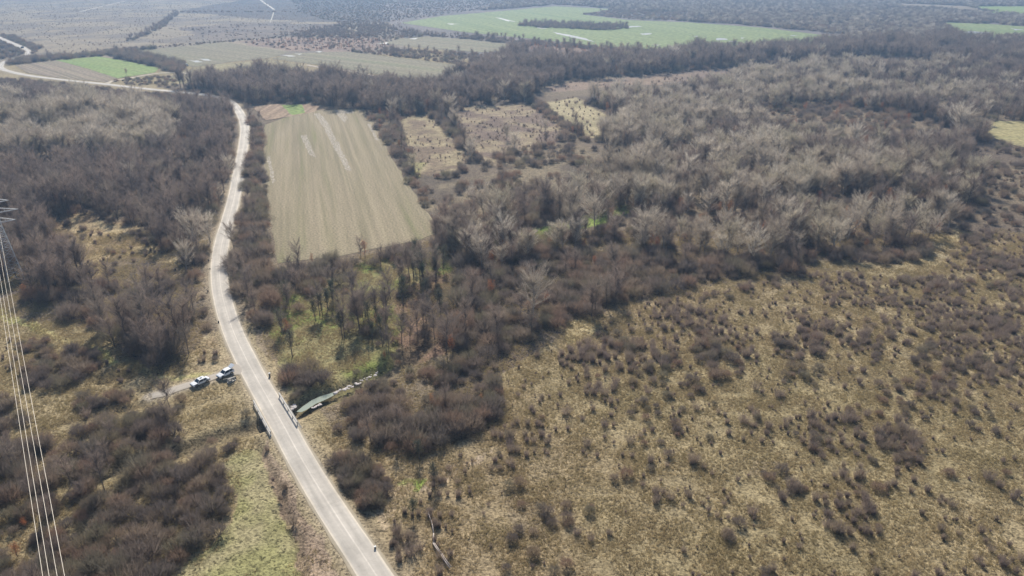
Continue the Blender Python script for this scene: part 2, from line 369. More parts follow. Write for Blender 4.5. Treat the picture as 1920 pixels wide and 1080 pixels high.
FM = dict(
 plough=field_mat('stubble_soil', [(.225, .22, .105), (.27, .23, .145), (.325, .27, .18), (.275, .235, .145)], angpx((650, 470), (600, 215)), 2.2, 8, .11, 1.5),
 gfar=field_mat('young_wheat', [(.20, .25, .10), (.245, .285, .12), (.225, .27, .11)], angpx((1200, 80), (900, 30)), 5, 60, .08, .2),
 bright=field_mat('bright_wheat', [(.21, .28, .095), (.24, .31, .10), (.27, .30, .12)], angpx((290, 132), (140, 110)), 3, 14, .12, .4),
 brown=field_mat('brown_soil', [(.23, .20, .13), (.28, .22, .16), (.25, .23, .13)], angpx((220, 147), (105, 114)), 3, 12, .2, .5),
 olive=field_mat('olive_crop', [(.22, .20, .13), (.255, .22, .145), (.215, .215, .12)], angpx((860, 140), (560, 104)), 5, 30, .12, .4),
 yellow=field_mat('yellow_grass', [(.33, .30, .14), (.37, .32, .16), (.31, .29, .135)], 0, 4, 20, .1, .5),
 reed=field_mat('dry_reed', [(.40, .30, .20), (.28, .20, .14), (.44, .34, .23)], R(90), 3, 8, .25, .6))
for nm, key, fm, z in (('ploughed_field', 'plough', 'plough', .02), ('wheat_field', 'green_far', 'gfar', .10), ('wheat_field', 'green_right', 'gfar', .10),
                      ('wheat_field', 'green_corner', 'bright', .12), ('bare_field', 'brown_corner', 'brown', .10), ('wheat_field', 'bright_green', 'bright', .09),
                      ('bare_field', 'brown_left', 'brown', .07), ('stubble_field', 'olive_a', 'olive', .06), ('stubble_field', 'olive_b', 'olive', .09),
                      ('stubble_field', 'olive_c', 'olive', .08), ('grass_field', 'yellow_right', 'yellow', .05), ('reed_field', 'reed_small', 'reed', .05), ('wheat_field', 'green_tiny', 'bright', .08)):
    sheet(nm, FIELDS_PX[key], FM[fm], z)
sheet('wheat_field', [(527, 197), (566, 196), (572, 212), (548, 216)], FM['bright'], .07)

def water_mat(name, col, rough):
    m, t, b = mat(name); b.inputs['Base Color'].default_value = (*col, 1); b.inputs['Roughness'].default_value = rough; b.inputs['IOR'].default_value = 1.33
    tc = t.nodes.new('ShaderNodeTexCoord'); n = t.nodes.new('ShaderNodeTexNoise'); n.inputs['Scale'].default_value = 2.5; bp = t.nodes.new('ShaderNodeBump'); bp.inputs['Strength'].default_value = .08
    t.links.new(tc.outputs['Object'], n.inputs['Vector']); t.links.new(n.outputs[0], bp.inputs['Height']); t.links.new(bp.outputs[0], b.inputs['Normal']); return m
PUD = water_mat('puddle_water', (.34, .33, .30), .3)
for pl in ([(924, 32), (938, 34), (968, 41), (952, 40)], [(1030, 58), (1085, 68), (1131, 83), (1095, 75), (1050, 65)], [(1002, 50), (1030, 54), (1010, 54)],
           [(1200, 63), (1222, 62), (1224, 64), (1205, 66)], [(1342, 72), (1362, 71), (1366, 75), (1345, 76)], [(1362, 77), (1384, 78), (1372, 79)], [(1388, 70), (1398, 71), (1390, 73)],
           [(1300, 68), (1310, 67), (1308, 70)], [(1168, 50), (1200, 48), (1206, 50), (1180, 52)], [(1480, 66), (1500, 67), (1486, 68)], [(1220, 84), (1240, 84), (1232, 86)],
           [(1796, 60), (1830, 58), (1866, 62), (1850, 65), (1815, 63)], [(1893, 53), (1920, 56), (1905, 57)], [(836, 44), (862, 45), (846, 46)],
           [(354, 113), (372, 114), (384, 117), (366, 118)], [(370, 110), (390, 111), (402, 114), (384, 114)], [(528, 103), (546, 104), (558, 106), (540, 106)], [(552, 101), (566, 101), (562, 103)],
           [(590, 97), (604, 96), (600, 99)], [(707, 82), (730, 79), (724, 83)], [(764, 73), (784, 71), (780, 74)]):
    q = np.array(pl, float); c_ = q.mean(0); e_ = []
    for k in range(len(q)):
        for f in (0, .25, .5, .75):
            w_ = q[k]+(q[(k+1) % len(q)]-q[k])*f; w_ = c_+(w_-c_)*random.uniform(.62, 1.15); e_.append(tuple(w_))
    sheet('puddle', e_, PUD, .16, .6, 6)
# dried white chalky streaks in the ploughed field: ragged by a noise mask
m, t, b = mat('chalky_soil'); tc = t.nodes.new('ShaderNodeTexCoord'); n = t.nodes.new('ShaderNodeTexNoise'); n.inputs['Scale'].default_value = 1.1; n.inputs['Detail'].default_value = 8
n.inputs['Roughness'].default_value = .75
r = t.nodes.new('ShaderNodeMapRange'); r.inputs[1].default_value = .45; r.inputs[2].default_value = .58
t.links.new(tc.outputs['Object'], n.inputs['Vector']); t.links.new(n.outputs[0], r.inputs[0]); t.links.new(r.outputs[0], b.inputs['Alpha'])
b.inputs['Base Color'].default_value = (.58, .51, .42, 1); b.inputs['Roughness'].default_value = .9
CHALK = m
for pl in ([(588, 213), (600, 212), (616, 232), (606, 238)], [(606, 238), (616, 232), (630, 262), (622, 270), (612, 250)], [(563, 255), (575, 252), (592, 295), (580, 290)], [(628, 207), (640, 206), (652, 222), (646, 230), (634, 218)],
           [(500, 295), (506, 292), (516, 340), (510, 345)], [(622, 270), (632, 262), (660, 320), (650, 320)], [(688, 232), (694, 232), (712, 266), (704, 262)], [(640, 207), (660, 206), (664, 212), (646, 214)]):
    sheet('dry_soil_streak', pl, CHALK, .035, .3, 2)
POND = water_mat('pond_water', (.27, .32, .26), .15)
sheet('stream_water', [(556, 773), (566, 762), (583, 751), (602, 742), (622, 736), (634, 734), (628, 740), (612, 748), (594, 757), (576, 767), (566, 773)], POND, -.62, .2, 1.5)

# ------------------------------------------------------------------ roads
def strip(name, P, half, z, material, wob=0.02, taper=None):
    P = np.array(P); d = np.gradient(P, axis=0); d /= np.linalg.norm(d, axis=1)[:, None]; nrm = np.stack([-d[:, 1], d[:, 0]], 1)
    L = np.concatenate([[0], np.cumsum(np.linalg.norm(np.diff(P, axis=0), axis=1))])
    us = np.linspace(-1, 1, 9); v = []; f = []; uv = []
    for i in range(len(P)):
        h = half*(taper(L[i]) if taper else 1)
        for k, u in enumerate(us):
            hh = h+(random.uniform(-wob, wob) if abs(u) == 1 else 0)
            q = P[i]+nrm[i]*u*hh; v.append((q[0], q[1], z+.05*(1-u*u))); uv.append((u*half, L[i]))
    n = len(us)
    for i in range(len(P)-1):
        for k in range(n-1): f.append((i*n+k, (i+1)*n+k, (i+1)*n+k+1, i*n+k+1)[::-1])
    me = mesh_np(name, v, f, [material]); ul = me.uv_layers.new(name='UVMap')
    for lp in me.loops: ul.data[lp.index].uv = uv[lp.vertex_index]
    for p in me.polygons: p.use_smooth = True
    o = link(name, me); tag(o, kind='structure'); return o
def road_mat(name, base, edge, half, seam=True):
    m, t, b = mat(name); uv = t.nodes.new('ShaderNodeUVMap'); sx = t.nodes.new('ShaderNodeSeparateXYZ'); t.links.new(uv.outputs[0], sx.inputs[0])
    tc = t.nodes.new('ShaderNodeTexCoord')
    def nz(src, sc, sxx=1, syy=1, det=4):
        mm = t.nodes.new('ShaderNodeMapping'); mm.inputs['Scale'].default_value = (sxx, syy, 1); t.links.new(src, mm.inputs['Vector'])
        n = t.nodes.new('ShaderNodeTexNoise'); n.inputs['Scale'].default_value = sc; n.inputs['Detail'].default_value = det; t.links.new(mm.outputs[0], n.inputs['Vector']); return n.outputs[0]
    def mth(op, a, bb=None, c=None):
        k = t.nodes.new('ShaderNodeMath'); k.operation = op
        for i, q in enumerate((a, bb, c)):
            if q is None: continue
            if isinstance(q, (int, float)): k.inputs[i].default_value = q
            else: t.links.new(q, k.inputs[i])
        return k.outputs[0]
    def mr(x, lo, hi, p, q):
        k = t.nodes.new('ShaderNodeMapRange'); k.inputs[1].default_value = lo; k.inputs[2].default_value = hi; k.inputs[3].default_value = p; k.inputs[4].default_value = q
        t.links.new(x, k.inputs[0]); return k.outputs[0]
    w1 = nz(uv.outputs[0], .6, 1, .25); au = mth('ABSOLUTE', sx.outputs[0])
    e = mr(mth('ADD', au, mth('MULTIPLY', mth('SUBTRACT', w1, .5), .5)), half-.42, half-.12, 0, 1)
    mix = t.nodes.new('ShaderNodeMix'); mix.data_type = 'RGBA'; mix.inputs[6].default_value = (*base, 1); mix.inputs[7].default_value = (*edge, 1); t.links.new(e, mix.inputs[0])
    col = mix.outputs[2]
    fac = mth('MULTIPLY', mr(nz(uv.outputs[0], 1.6, 1, .05), .35, .65, .92, 1.08), mr(nz(tc.outputs['Object'], 1.2, 1, 1, 6), .3, .7, .94, 1.06))
    fac = mth('MULTIPLY', fac, mr(nz(uv.outputs[0], .12, .4, 1, 3), .35, .65, .9, 1.08))
    if seam:
        s = mth('ABSOLUTE', mth('ADD', sx.outputs[0], -.12)); sm = mr(s, .05, .16, 1.22, 1.0); fac = mth('MULTIPLY', fac, sm)
        # faintly darker wheel bands
        wb = mth('ABSOLUTE', mth('SUBTRACT', au, 1.15)); fac = mth('MULTIPLY', fac, mr(wb, .15, .6, .93, 1.03))
        pt = mr(nz(uv.outputs[0], .35, 1, .5, 1), .58, .6, 1.0, .95); fac = mth('MULTIPLY', fac, pt)
        ck = t.nodes.new('ShaderNodeTexVoronoi'); ck.feature = 'DISTANCE_TO_EDGE'; ck.inputs['Scale'].default_value = .45; t.links.new(tc.outputs['Object'], ck.inputs['Vector'])
        fac = mth('MULTIPLY', fac, mr(ck.outputs['Distance'], 0, .02, .92, 1.0))
        # transverse slab joints
        fr = mth('FRACT', mth('MULTIPLY', sx.outputs[1], 1/7.5)); fac = mth('MULTIPLY', fac, mr(fr, 0, .012, .86, 1.0))
    s = t.nodes.new('ShaderNodeVectorMath'); s.operation = 'SCALE'; t.links.new(col, s.inputs[0]); t.links.new(fac, s.inputs['Scale'])
    t.links.new(s.outputs[0], b.inputs['Base Color']); b.inputs['Roughness'].default_value = .75; b.inputs['Specular IOR Level'].default_value = .3
    return m
strip('verge', ROAD, 2.75, .0, road_mat('gravel_verge', (.42, .36, .27), (.36, .30, .21), 2.75, False), .12)
strip('road', ROAD, 2.28, .045, road_mat('worn_concrete', (.50, .455, .395), (.64, .565, .455), 2.28))
strip('path', SIDE, 1.35, .02, road_mat('gravel_track', (.42, .37, .31), (.36, .30, .22), 1.35, False), .25, lambda l: 1+1.6*max(0, 1-l/5)**1.5)
# wheel ruts of the grassy track at the left and the distant field tracks
def trackpx(px, half, z, c=(.40, .33, .2)):
    strip('path', catmull([G(*p) for p in px], 4), half, z, road_mat('dirt_track', c, (c[0]*.85, c[1]*.9, c[2]*.8), half, False), half*.3)
trackpx([(200, 157), (214, 151), (240, 147), (292, 138), (330, 136), (352, 138)], 2.0, .05, (.48, .40, .29))
trackpx([(484, -4), (495, 5), (506, 12), (514, 18)], 2.2, .06, (.42, .37, .30))
trackpx([(514, 18), (511, 30), (507, 42)], .9, .06, (.38, .33, .26))
trackpx([(150, 22), (200, 10), (235, 2)], 2.6, .06, (.42, .36, .28))
trackpx([(576, 122), (620, 130), (655, 133), (700, 142)], 1.2, .05, (.50, .40, .34))

# ------------------------------------------------------------------ plants: meshes
def twigset(base, dirs, length, width):
    """one thin triangle per twig"""
    n = len(base); dirs = dirs/np.linalg.norm(dirs, axis=1)[:, None]
    side = np.cross(dirs, rng.normal(size=(n, 3))); side /= np.linalg.norm(side, axis=1)[:, None]
    w_ = np.asarray(width).reshape(-1, 1)*np.ones((n, 1))*.5; L = np.asarray(length).reshape(-1, 1)
    v = np.empty((n, 3, 3)); v[:, 0] = base-side*w_; v[:, 1] = base+side*w_; v[:, 2] = base+dirs*L
    return v.reshape(-1, 3)
def tris_mesh(name, v, m):
    n = len(v)//3; me = bpy.data.meshes.new(name); me.vertices.add(len(v)); me.vertices.foreach_set('co', np.ascontiguousarray(v, dtype=np.float32).ravel())
    me.loops.add(n*3); me.loops.foreach_set('vertex_index', np.arange(n*3)); me.polygons.add(n)
    me.polygons.foreach_set('loop_start', np.arange(0, n*3, 3)); me.polygons.foreach_set('loop_total', np.full(n, 3)); me.update(calc_edges=True)
    me.materials.append(m); return me
def leafset(c, size):
    n = len(c); a = rng.normal(size=(n, 3)); a /= np.linalg.norm(a, axis=1)[:, None]; b = np.cross(a, rng.normal(size=(n, 3))); b /= np.linalg.norm(b, axis=1)[:, None]
    s = np.asarray(size).reshape(-1, 1)*np.ones((n, 1)); v = np.empty((n, 3, 3)); v[:, 0] = c-a*s*.5; v[:, 1] = c+a*s*.5; v[:, 2] = c+b*s; return v.reshape(-1, 3)

def limbs(H, n, z0, z1, ang0, ang1, ln, curve=.25, lean=0.0, multi=1, r0=.13):
    """trunk(s) and limbs as tapered tubes; returns the tube mesh builder and points along the limbs"""
    mb = MB(); pts = []; dr = []
    for s in range(multi):
        a = random.uniform(0, 6.28); ln_ = lean+(random.uniform(.15, .45) if multi > 1 else random.uniform(0, .05))
        ox, oy = (math.cos(a)*.25*(multi > 1), math.sin(a)*.25*(multi > 1)); h = H*random.uniform(.8, 1) if multi > 1 else H
        tr = [Vector((ox+math.cos(a)*ln_*z*z/h*.7+random.uniform(-.06, .06)*z/2, oy+math.sin(a)*ln_*z*z/h*.7+random.uniform(-.06, .06)*z/2, z)) for z in np.linspace(-.3, h*.93, 6)]
        mb.tube(tr, [r0*(1-.86*k/5)+.008 for k in range(6)], 5)
        for k in range(n//multi):
            f = random.uniform(z0, z1); q = f*5; i = min(4, int(q)); p0 = tr[i].lerp(tr[i+1], q-i)
            az = k*2.4+random.uniform(-.5, .5); th = ang0+(ang1-ang0)*random.random(); L = ln*random.uniform(.65, 1.15)*(1-.55*max(0, f-.45))
            d = Vector((math.sin(th)*math.cos(az), math.sin(th)*math.sin(az), math.cos(th)))
            lp = [p0]
            for j in range(3):
                d = (d+Vector((random.uniform(-.12, .12), random.uniform(-.12, .12), curve*.5))).normalized(); lp.append(lp[-1]+d*L/3)
            mb.tube(lp, [r0*.34, r0*.22, r0*.13, .006], 3, cap=False)
            for j in range(3):
                for q in (0, .33, .66):
                    pts.append(tuple(lp[j].lerp(lp[j+1], q))); dr.append(tuple((lp[j+1]-lp[j]).normalized()))
        for z in (4.4, 4.7, 4.9):
            i = int(z); pts.append(tuple(tr[i].lerp(tr[i+1], z-i))); dr.append((0, 0, 1))
    return mb, np.array(pts), np.array(dr)
def crown(pts, dr, n, L0, L1, spread, up, w_, low=0):
    i = rng.integers(0, len(pts), n); base = pts[i]+rng.normal(scale=.12, size=(n, 3))
    rad = base*np.array((1, 1, 0)); rad /= np.maximum(np.linalg.norm(rad, axis=1), .3)[:, None]
    d = dr[i]+rng.normal(scale=spread, size=(n, 3))+rad*.25+np.array((0, 0, up))
    L = rng.uniform(L0, L1, n)
    # second-order twigs start along the first ones
    v1 = twigset(base, d, L, w_); dn = d/np.linalg.norm(d, axis=1)[:, None]
    b2 = base+dn*(L*rng.uniform(.3, .9, n))[:, None]; d2 = dn+rng.normal(scale=spread*1.2, size=(n, 3))+np.array((0, 0, up*.6))
    v2 = twigset(b2, d2, L*rng.uniform(.35, .65, n), w_*.8)
    return np.concatenate([v1, v2])

PROTO = {}   # kind -> list of (trunk mesh, crown mesh, height, extra)
def proto(kind, nvar, fn): PROTO[kind] = [fn(i) for i in range(nvar)]
def mk_pale(i):
    H = (10.5, 9.5, 11.5, 9)[i]; mb, p, d = limbs(H, 46, .2, .93, .5, 1.2, H*.50, .5, r0=.15)
    return mb.mesh('trunk', PALEBARK), tris_mesh('crown', crown(p, d, 1500, .7, 1.7, .34, .4, .045), TW['pale']), H
def mk_bare(i):
    H = (9.5, 8.5, 10.5, 9)[i]; mb, p, d = limbs(H, 38, .34, .95, .45, 1.15, H*.42, .4, r0=.11)
    return mb.mesh('trunk', BARK), tris_mesh('crown', crown(p, d, 1050, .6, 1.5, .34, .35, .036), TW['dark']), H
def mk_scrub(i):
    """low dome of twigs over many spreading stems"""
    H = (3.4, 2.9, 3.9, 3.2)[i]; Rd = (2.6, 2.3, 2.8, 3.0)[i]; n = 1250; mb = MB()
    az = rng.uniform(0, 6.28, n); el = np.arcsin(np.clip(rng.random(n)**.75, .04, 1)); rr = rng.uniform(.45, .97, n)**.6
    lump = .82+.3*np.sin(az*3+i)*np.cos(el*3+i*2)*.6+.12*np.sin(az*5+2*i)
    o = np.stack([np.cos(az)*np.cos(el)*Rd, np.sin(az)*np.cos(el)*Rd, np.sin(el)*H*.8], 1)*(rr*lump)[:, None]
    dn = o/np.array((Rd, Rd, H)); dn /= np.linalg.norm(dn, axis=1)[:, None]
    d = dn*.8+np.array((0, 0, .55))+rng.normal(scale=.35, size=(n, 3)); L_ = rng.uniform(.35, 1.0, n)
    v1 = twigset(o, d, L_, .036); d /= np.linalg.norm(d, axis=1)[:, None]
    v2 = twigset(o+d*(L_*rng.uniform(.2, .8, n))[:, None], d+rng.normal(scale=.5, size=(n, 3)), L_*.6, .03)
    m_ = 90; az2 = rng.uniform(0, 6.28, m_); sp_ = rng.uniform(.1, .8, m_)
    v3 = twigset(np.stack([np.cos(az2)*Rd*.3, np.sin(az2)*Rd*.3, np.full(m_, H*.15)], 1), np.stack([np.cos(az2)*sp_, np.sin(az2)*sp_, np.ones(m_)], 1), H*rng.uniform(.75, 1.15, m_), .06)
    for k in range(16):
        q = Vector(o[k*7]); mb.tube([(q.x*.1, q.y*.1, -.2), (q.x*.45, q.y*.45, q.z*.6), q], [.05, .035, .012], 3, cap=False)
    return mb.mesh('stems', BARK), tris_mesh('crown', np.concatenate([v1, v2, v3]), TW['scrub']), H
def mk_russet(i):
    H = (7.5, 6, 9)[i]; mb, p, d = limbs(H, 26, .2, .92, .5, 1.2, H*.28, .2, r0=.12)
    k = rng.integers(0, len(p), 520); c = p[k]+rng.normal(scale=.45, size=(520, 3))
    return mb.mesh('trunk', BARK), tris_mesh('crown', np.concatenate([leafset(c, rng.uniform(.1, .28, 520)), crown(p, d, 260, .4, 1, .4, .2, .03)]), TW['russet']), H
def mk_ivy(i):
    H = (8.5, 7, 9.5)[i]; mb, p, d = limbs(H, 26, .3, .95, .4, 1.1, H*.22, .25, r0=.14)
    k = rng.integers(0, len(p), 520); c = p[k]+rng.normal(scale=.4, size=(520, 3))
    return mb.mesh('trunk', BARK), tris_mesh('crown', np.concatenate([leafset(c, rng.uniform(.12, .3, 520)), crown(p, d, 420, .5, 1.2, .4, .3, .035)]), TW['ivy']), H
def mk_shrub(i):
    H = (1.9, 1.5, 2.4, 1.2)[i]; n = 190
    a = rng.uniform(0, 6.28, n); r = np.sqrt(rng.random(n))*(.55, .5, .8, .35)[i]; base = np.stack([np.cos(a)*r*.8, np.sin(a)*r*.8, np.zeros(n)-.1], 1)
    d = np.stack([np.cos(a)*r*.55, np.sin(a)*r*.55, np.ones(n)], 1)+rng.normal(scale=.13, size=(n, 3)); L = H*rng.uniform(.5, 1.05, n)
    v1 = twigset(base, d, L, .03); dn = d/np.linalg.norm(d, axis=1)[:, None]
    m_ = n*2; k = rng.integers(0, n, m_); b2 = base[k]+dn[k]*(L[k]*rng.uniform(.25, .9, m_))[:, None]
    v2 = twigset(b2, dn[k]+rng.normal(scale=.33, size=(m_, 3)), L[k]*rng.uniform(.2, .4, m_), .026)
    mb = MB()
    for q in range(5):
        p = Vector(base[q]); mb.tube([p, p+Vector(dn[q])*float(L[q])*.5, p+Vector(dn[q])*float(L[q])*.8], [.022, .016, .006], 3, cap=False)
    return mb.mesh('stems', BARK), tris_mesh('crown', np.concatenate([v1, v2]), TW['shrub']), H
proto('pale', 4, mk_pale); proto('bare', 4, mk_bare); proto('scrub', 4, mk_scrub); proto('russet', 3, mk_russet); proto('ivy', 3, mk_ivy); proto('shrub', 4, mk_shrub)

# ------------------------------------------------------------------ plants: where they stand (outlines of their feet on the ground)
# name, outline, {kind: (spacing m, share kept, height factor)}, phrase for labels
L = []
WIDE = dict(farwood=1.7, spit=1.5, island=1.4, heathwood=1.4, russetheath=1.3, russetstrip=1.3, greenfront=1.3, band=1.15)
def layer(name, poly, kinds, where='', rough=2.0, clump=0.0): L.append((name, poly, kinds, where, rough, clump))
layer('heath', [(-300, -4), (760, -4), (760, 60), (720, 85), (400, 90), (230, 108), (-300, 100)], dict(shrub=(6.5, .5, .7)), 'on the far heath at the top left', 8, .5)
layer('heathdark', [(540, -4), (960, -4), (890, 20), (740, 40), (640, 46), (560, 22)], dict(scrub=(6.5, .8, .6)), 'in the far dark thicket', 8, .3)
layer('heathdark2', [(340, 54), (450, 45), (600, 46), (640, 60), (500, 68), (400, 72)], dict(scrub=(7, .6, .45)), 'on the far dark heath', 8, .5)
layer('heathwood', [(520, 68), (640, 46), (700, 44), (760, 56), (860, 70), (800, 78), (700, 82), (640, 75)], dict(bare=(6, .8, .5), scrub=(5.5, .7, .7)), 'in the far wood beside the green field', 5, .2)
layer('hedge_a', [(232, 77), (262, 66), (300, 45), (330, 22), (338, 22), (310, 50), (272, 68), (240, 79)], dict(bare=(7, .9, .6), scrub=(6, .6, 1)), 'in the far hedge running across the heath', 1)
layer('hedge_b', [(330, 22), (700, 20), (700, 22), (330, 24)], dict(scrub=(8, .8, .7)), 'in the farthest hedge line', 1)
layer('hedge_c', [(210, 92), (300, 86), (420, 77), (560, 66), (560, 68), (420, 80), (300, 90), (215, 98)], dict(scrub=(5, .8, .55)), 'in the hedge above the olive field', 1)
layer('hedge_d', [(10, 118), (60, 109), (140, 104), (215, 97), (300, 90), (300, 96), (240, 103), (190, 106), (105, 113), (30, 122)], dict(scrub=(4.5, .9, 1.3), bare=(9, .3, .6)), 'in the hedge behind the bright green field', 1)
layer('hedge_e', [(195, 102), (240, 100), (300, 110), (345, 120), (350, 130), (325, 136), (298, 127), (240, 114)], dict(scrub=(4.2, .9, 1.5), bare=(9, .3, .7)), 'in the hedge right of the bright green field', 1)
layer('leftbank', [(-100, 62), (28, 68), (78, 90), (60, 104), (56, 92), (30, 80), (0, 68), (-100, 50)], dict(scrub=(4.5, .9, .9)), 'beside the far bend of the road', 1)
layer('leftbank2', [(-100, 78), (0, 75), (28, 88), (46, 98), (34, 104), (10, 110), (-100, 116)], dict(scrub=(4.5, .9, .8)), 'inside the far bend of the road', 1)
layer('farwood', [(960, -4), (2100, -4), (2100, 135), (1600, 130), (1610, 90), (1580, 66), (1430, 50), (1290, 40), (1180, 36), (1100, 27), (1150, 16), (1040, 9), (900, 20)], dict(bare=(9.5, .7, .6), pale=(8.5, .6, .5), scrub=(7.5, .7, 1.2)), 'in the far wood at the top right', 10, .25)
layer('island', [(968, 48), (1000, 43), (1110, 46), (1178, 49), (1172, 55), (1130, 57), (1060, 54), (1010, 52)], dict(bare=(6.5, .9, .6), scrub=(6, .8, 1.1)), 'in the copse inside the large green field', 2)
layer('spit', [(1092, 27), (1140, 20), (1300, 24), (1300, 38), (1180, 36)], dict(scrub=(7, .9, .8)), 'behind the large green field', 3)
layer('russetheath', [(450, 80), (560, 70), (720, 72), (735, 84), (680, 95), (560, 95)], dict(russet=(6.5, .5, .36), bare=(8, .5, .42), scrub=(6, .6, .5)), 'on the russet heath behind the olive fields', 4, .4)
layer('lowscrub', [(650, 96), (700, 90), (760, 92), (900, 103), (960, 100), (960, 118), (880, 124), (780, 111), (700, 102)], dict(scrub=(4.5, .75, .8), bare=(8, .3, .7)), 'between the two olive fields', 3, .2)
layer('russetstrip', [(970, 86), (1130, 86), (1290, 96), (1290, 108), (1130, 110), (980, 102)], dict(russet=(7, .8, .5), bare=(8, .5, .6)), 'on the russet strip before the large green field', 3, .3)
layer('greenfront', [(860, 66), (1010, 78), (1130, 90), (1290, 98), (1290, 101), (1130, 94), (1000, 86), (860, 76)], dict(scrub=(5, .8, .9), bare=(8, .5, .7)), 'along the near edge of the large green field', 1.5)
layer('band', [(1290, 100), (1450, 96), (1600, 84), (1750, 80), (1960, 86), (2200, 90), (2200, 165), (1920, 160), (1830, 132), (1740, 118), (1640, 112), (1570, 112), (1440, 124), (1300, 134), (1150, 150), (1020, 166), (1000, 188), (900, 196), (780, 212), (690, 212), (600, 196), (520, 193), (476, 198), (440, 186), (380, 172), (330, 164), (420, 156), (520, 148), (580, 150), (700, 168), (800, 170), (880, 152), (890, 128), (960, 110), (1130, 112), (1250, 110)],
      dict(bare=(4.8, .85, 1.25), scrub=(5, .6, 1.2), pale=(17, .4, 1.1), russet=(22, .25, .9)), 'in the mid-distance wood belt', 3)
layer('farroadbit', [(215, 152), (300, 142), (330, 150), (340, 168), (240, 158)], dict(scrub=(4, .7, .7)), 'beside the far stretch of road', 1.5, .3)
WOODL = [(-260, 186), (40, 178), (110, 182), (160, 194), (250, 201), (320, 206), (400, 202), (434, 205), (440, 240), (430, 300), (417, 380), (397, 440), (386, 490), (380, 540), (384, 590), (372, 640), (352, 672), (338, 698), (300, 696), (270, 676), (210, 636), (150, 598), (60, 564), (0, 536), (-260, 460)]
layer('roadfront', [(-200, 150), (40, 148), (100, 156), (200, 166), (320, 180), (400, 190), (434, 203), (400, 204), (320, 208), (160, 196), (40, 180), (-200, 188)], dict(scrub=(3.6, .8, .75)), 'below the far stretch of road', 1)
layer('woodleft', WOODL, dict(bare=(4.2, .85, 1.05), scrub=(4, .75, 1.1), pale=(24, .25, 1.0), russet=(30, .3, .7)), 'in the wood left of the road', 2, .15)
layer('woodleftopen', [(150, 470), (260, 500), (380, 500), (384, 590), (360, 620), (300, 600), (220, 610), (150, 560)], dict(bare=(4.8, .65, 1.0), scrub=(3.8, .6, .95)), 'in thin wood near the road bend', 3, .35)
layer('palewood', [(-200, 205), (60, 200), (150, 200), (250, 212), (325, 232), (342, 262), (322, 296), (250, 306), (140, 300), (40, 306), (-200, 300)], dict(pale=(4.7, .9, 1.15), bare=(9, .35, 1)), 'in the pale stand left of the road', 3, .1)
layer('clearleft', [(90, 415), (150, 398), (200, 415), (262, 425), (290, 470), (345, 480), (345, 535), (250, 545), (170, 520), (100, 465)], dict(scrub=(6, .45, .5), shrub=(3, .4, 1)), 'in the golden clearing left of the road', 2, .4)
layer('edgeroadleft', [(392, 500), (396, 440), (382, 470), (376, 560), (384, 620), (400, 660), (418, 668), (400, 600)], dict(scrub=(3.4, .6, .45)), 'on the left verge of the road', .6)
layer('junctionscrub', [(372, 640), (404, 625), (428, 668), (425, 682), (396, 690), (365, 690)], dict(shrub=(2.6, .6, 1.0), scrub=(6, .4, .4)), 'beside the road above the cars', 1, .3)
layer('roadstrip', [(468, 222), (490, 224), (492, 300), (499, 370), (508, 440), (514, 498), (512, 560), (506, 610), (480, 618), (452, 590), (436, 550), (428, 500), (436, 440), (452, 370), (462, 310), (468, 270)], dict(scrub=(3.6, .9, 1.1), bare=(7, .6, .72)), 'between the road and ploughed field', 1)
layer('fieldhedge', [(516, 500), (560, 494), (650, 486), (672, 500), (655, 520), (620, 545), (570, 556), (514, 556)], dict(scrub=(3.8, .9, 1.1), bare=(6.5, .6, .7), russet=(12, .5, .6)), 'in the hedge below the ploughed field', 1.5)
layer('fieldhedge2', [(668, 484), (730, 474), (800, 458), (826, 446), (850, 470), (840, 492), (790, 492), (740, 492), (690, 500)], dict(scrub=(4, .85, 1), bare=(6, .7, .75), russet=(9, .5, .6)), 'at the ploughed field lower corner', 1.5)
layer('ivywood', [(515, 570), (560, 562), (630, 556), (680, 505), (740, 498), (830, 496), (850, 560), (820, 640), (760, 690), (700, 702), (640, 720), (600, 725), (560, 700), (525, 660), (510, 610)], dict(ivy=(4.2, .5, .8), scrub=(3.6, .5, .62), bare=(3.7, .5, .82), russet=(12, .4, .45)), 'on the green grass above the stream', 2, .3)
layer('northbank', [(520, 700), (560, 690), (640, 705), (700, 685), (740, 670), (780, 655), (770, 668), (720, 690), (660, 715), (600, 735), (565, 750), (545, 760), (525, 730)], dict(scrub=(3.4, .85, 1.0), ivy=(9, .5, .9), bare=(8, .5, .8)), 'on the bank above the pool', 1)
RW = [(1000, 202), (1030, 196), (1150, 188), (1290, 174), (1380, 150), (1500, 128), (1570, 124), (1700, 130), (1800, 134), (1920, 165), (2300, 180), (2300, 400), (1920, 400), (1830, 395), (1800, 440), (1745, 490), (1700, 500), (1560, 496), (1440, 512), (1330, 528), (1200, 560), (1130, 592), (1055, 612), (1000, 645), (900, 690), (860, 690), (820, 660), (850, 600), (866, 540), (850, 480), (832, 440), (790, 380), (758, 318), (700, 225), (740, 214), (860, 205)]
layer('rightwood', RW, dict(bare=(4.3, .75, .95), pale=(5.4, .55, 1.0), scrub=(3.6, .85, 1.15), russet=(9.5, .45, .75)), 'in the wide right-hand wood', 3, .2)
layer('hedgeplough', [(688, 214), (735, 216), (758, 265), (780, 300), (788, 318), (764, 322), (745, 302), (710, 250)], dict(scrub=(4.2, .85, 1), russet=(9, .6, .6), bare=(9, .4, .7)), 'in the hedge right of the ploughed field', 1.5)
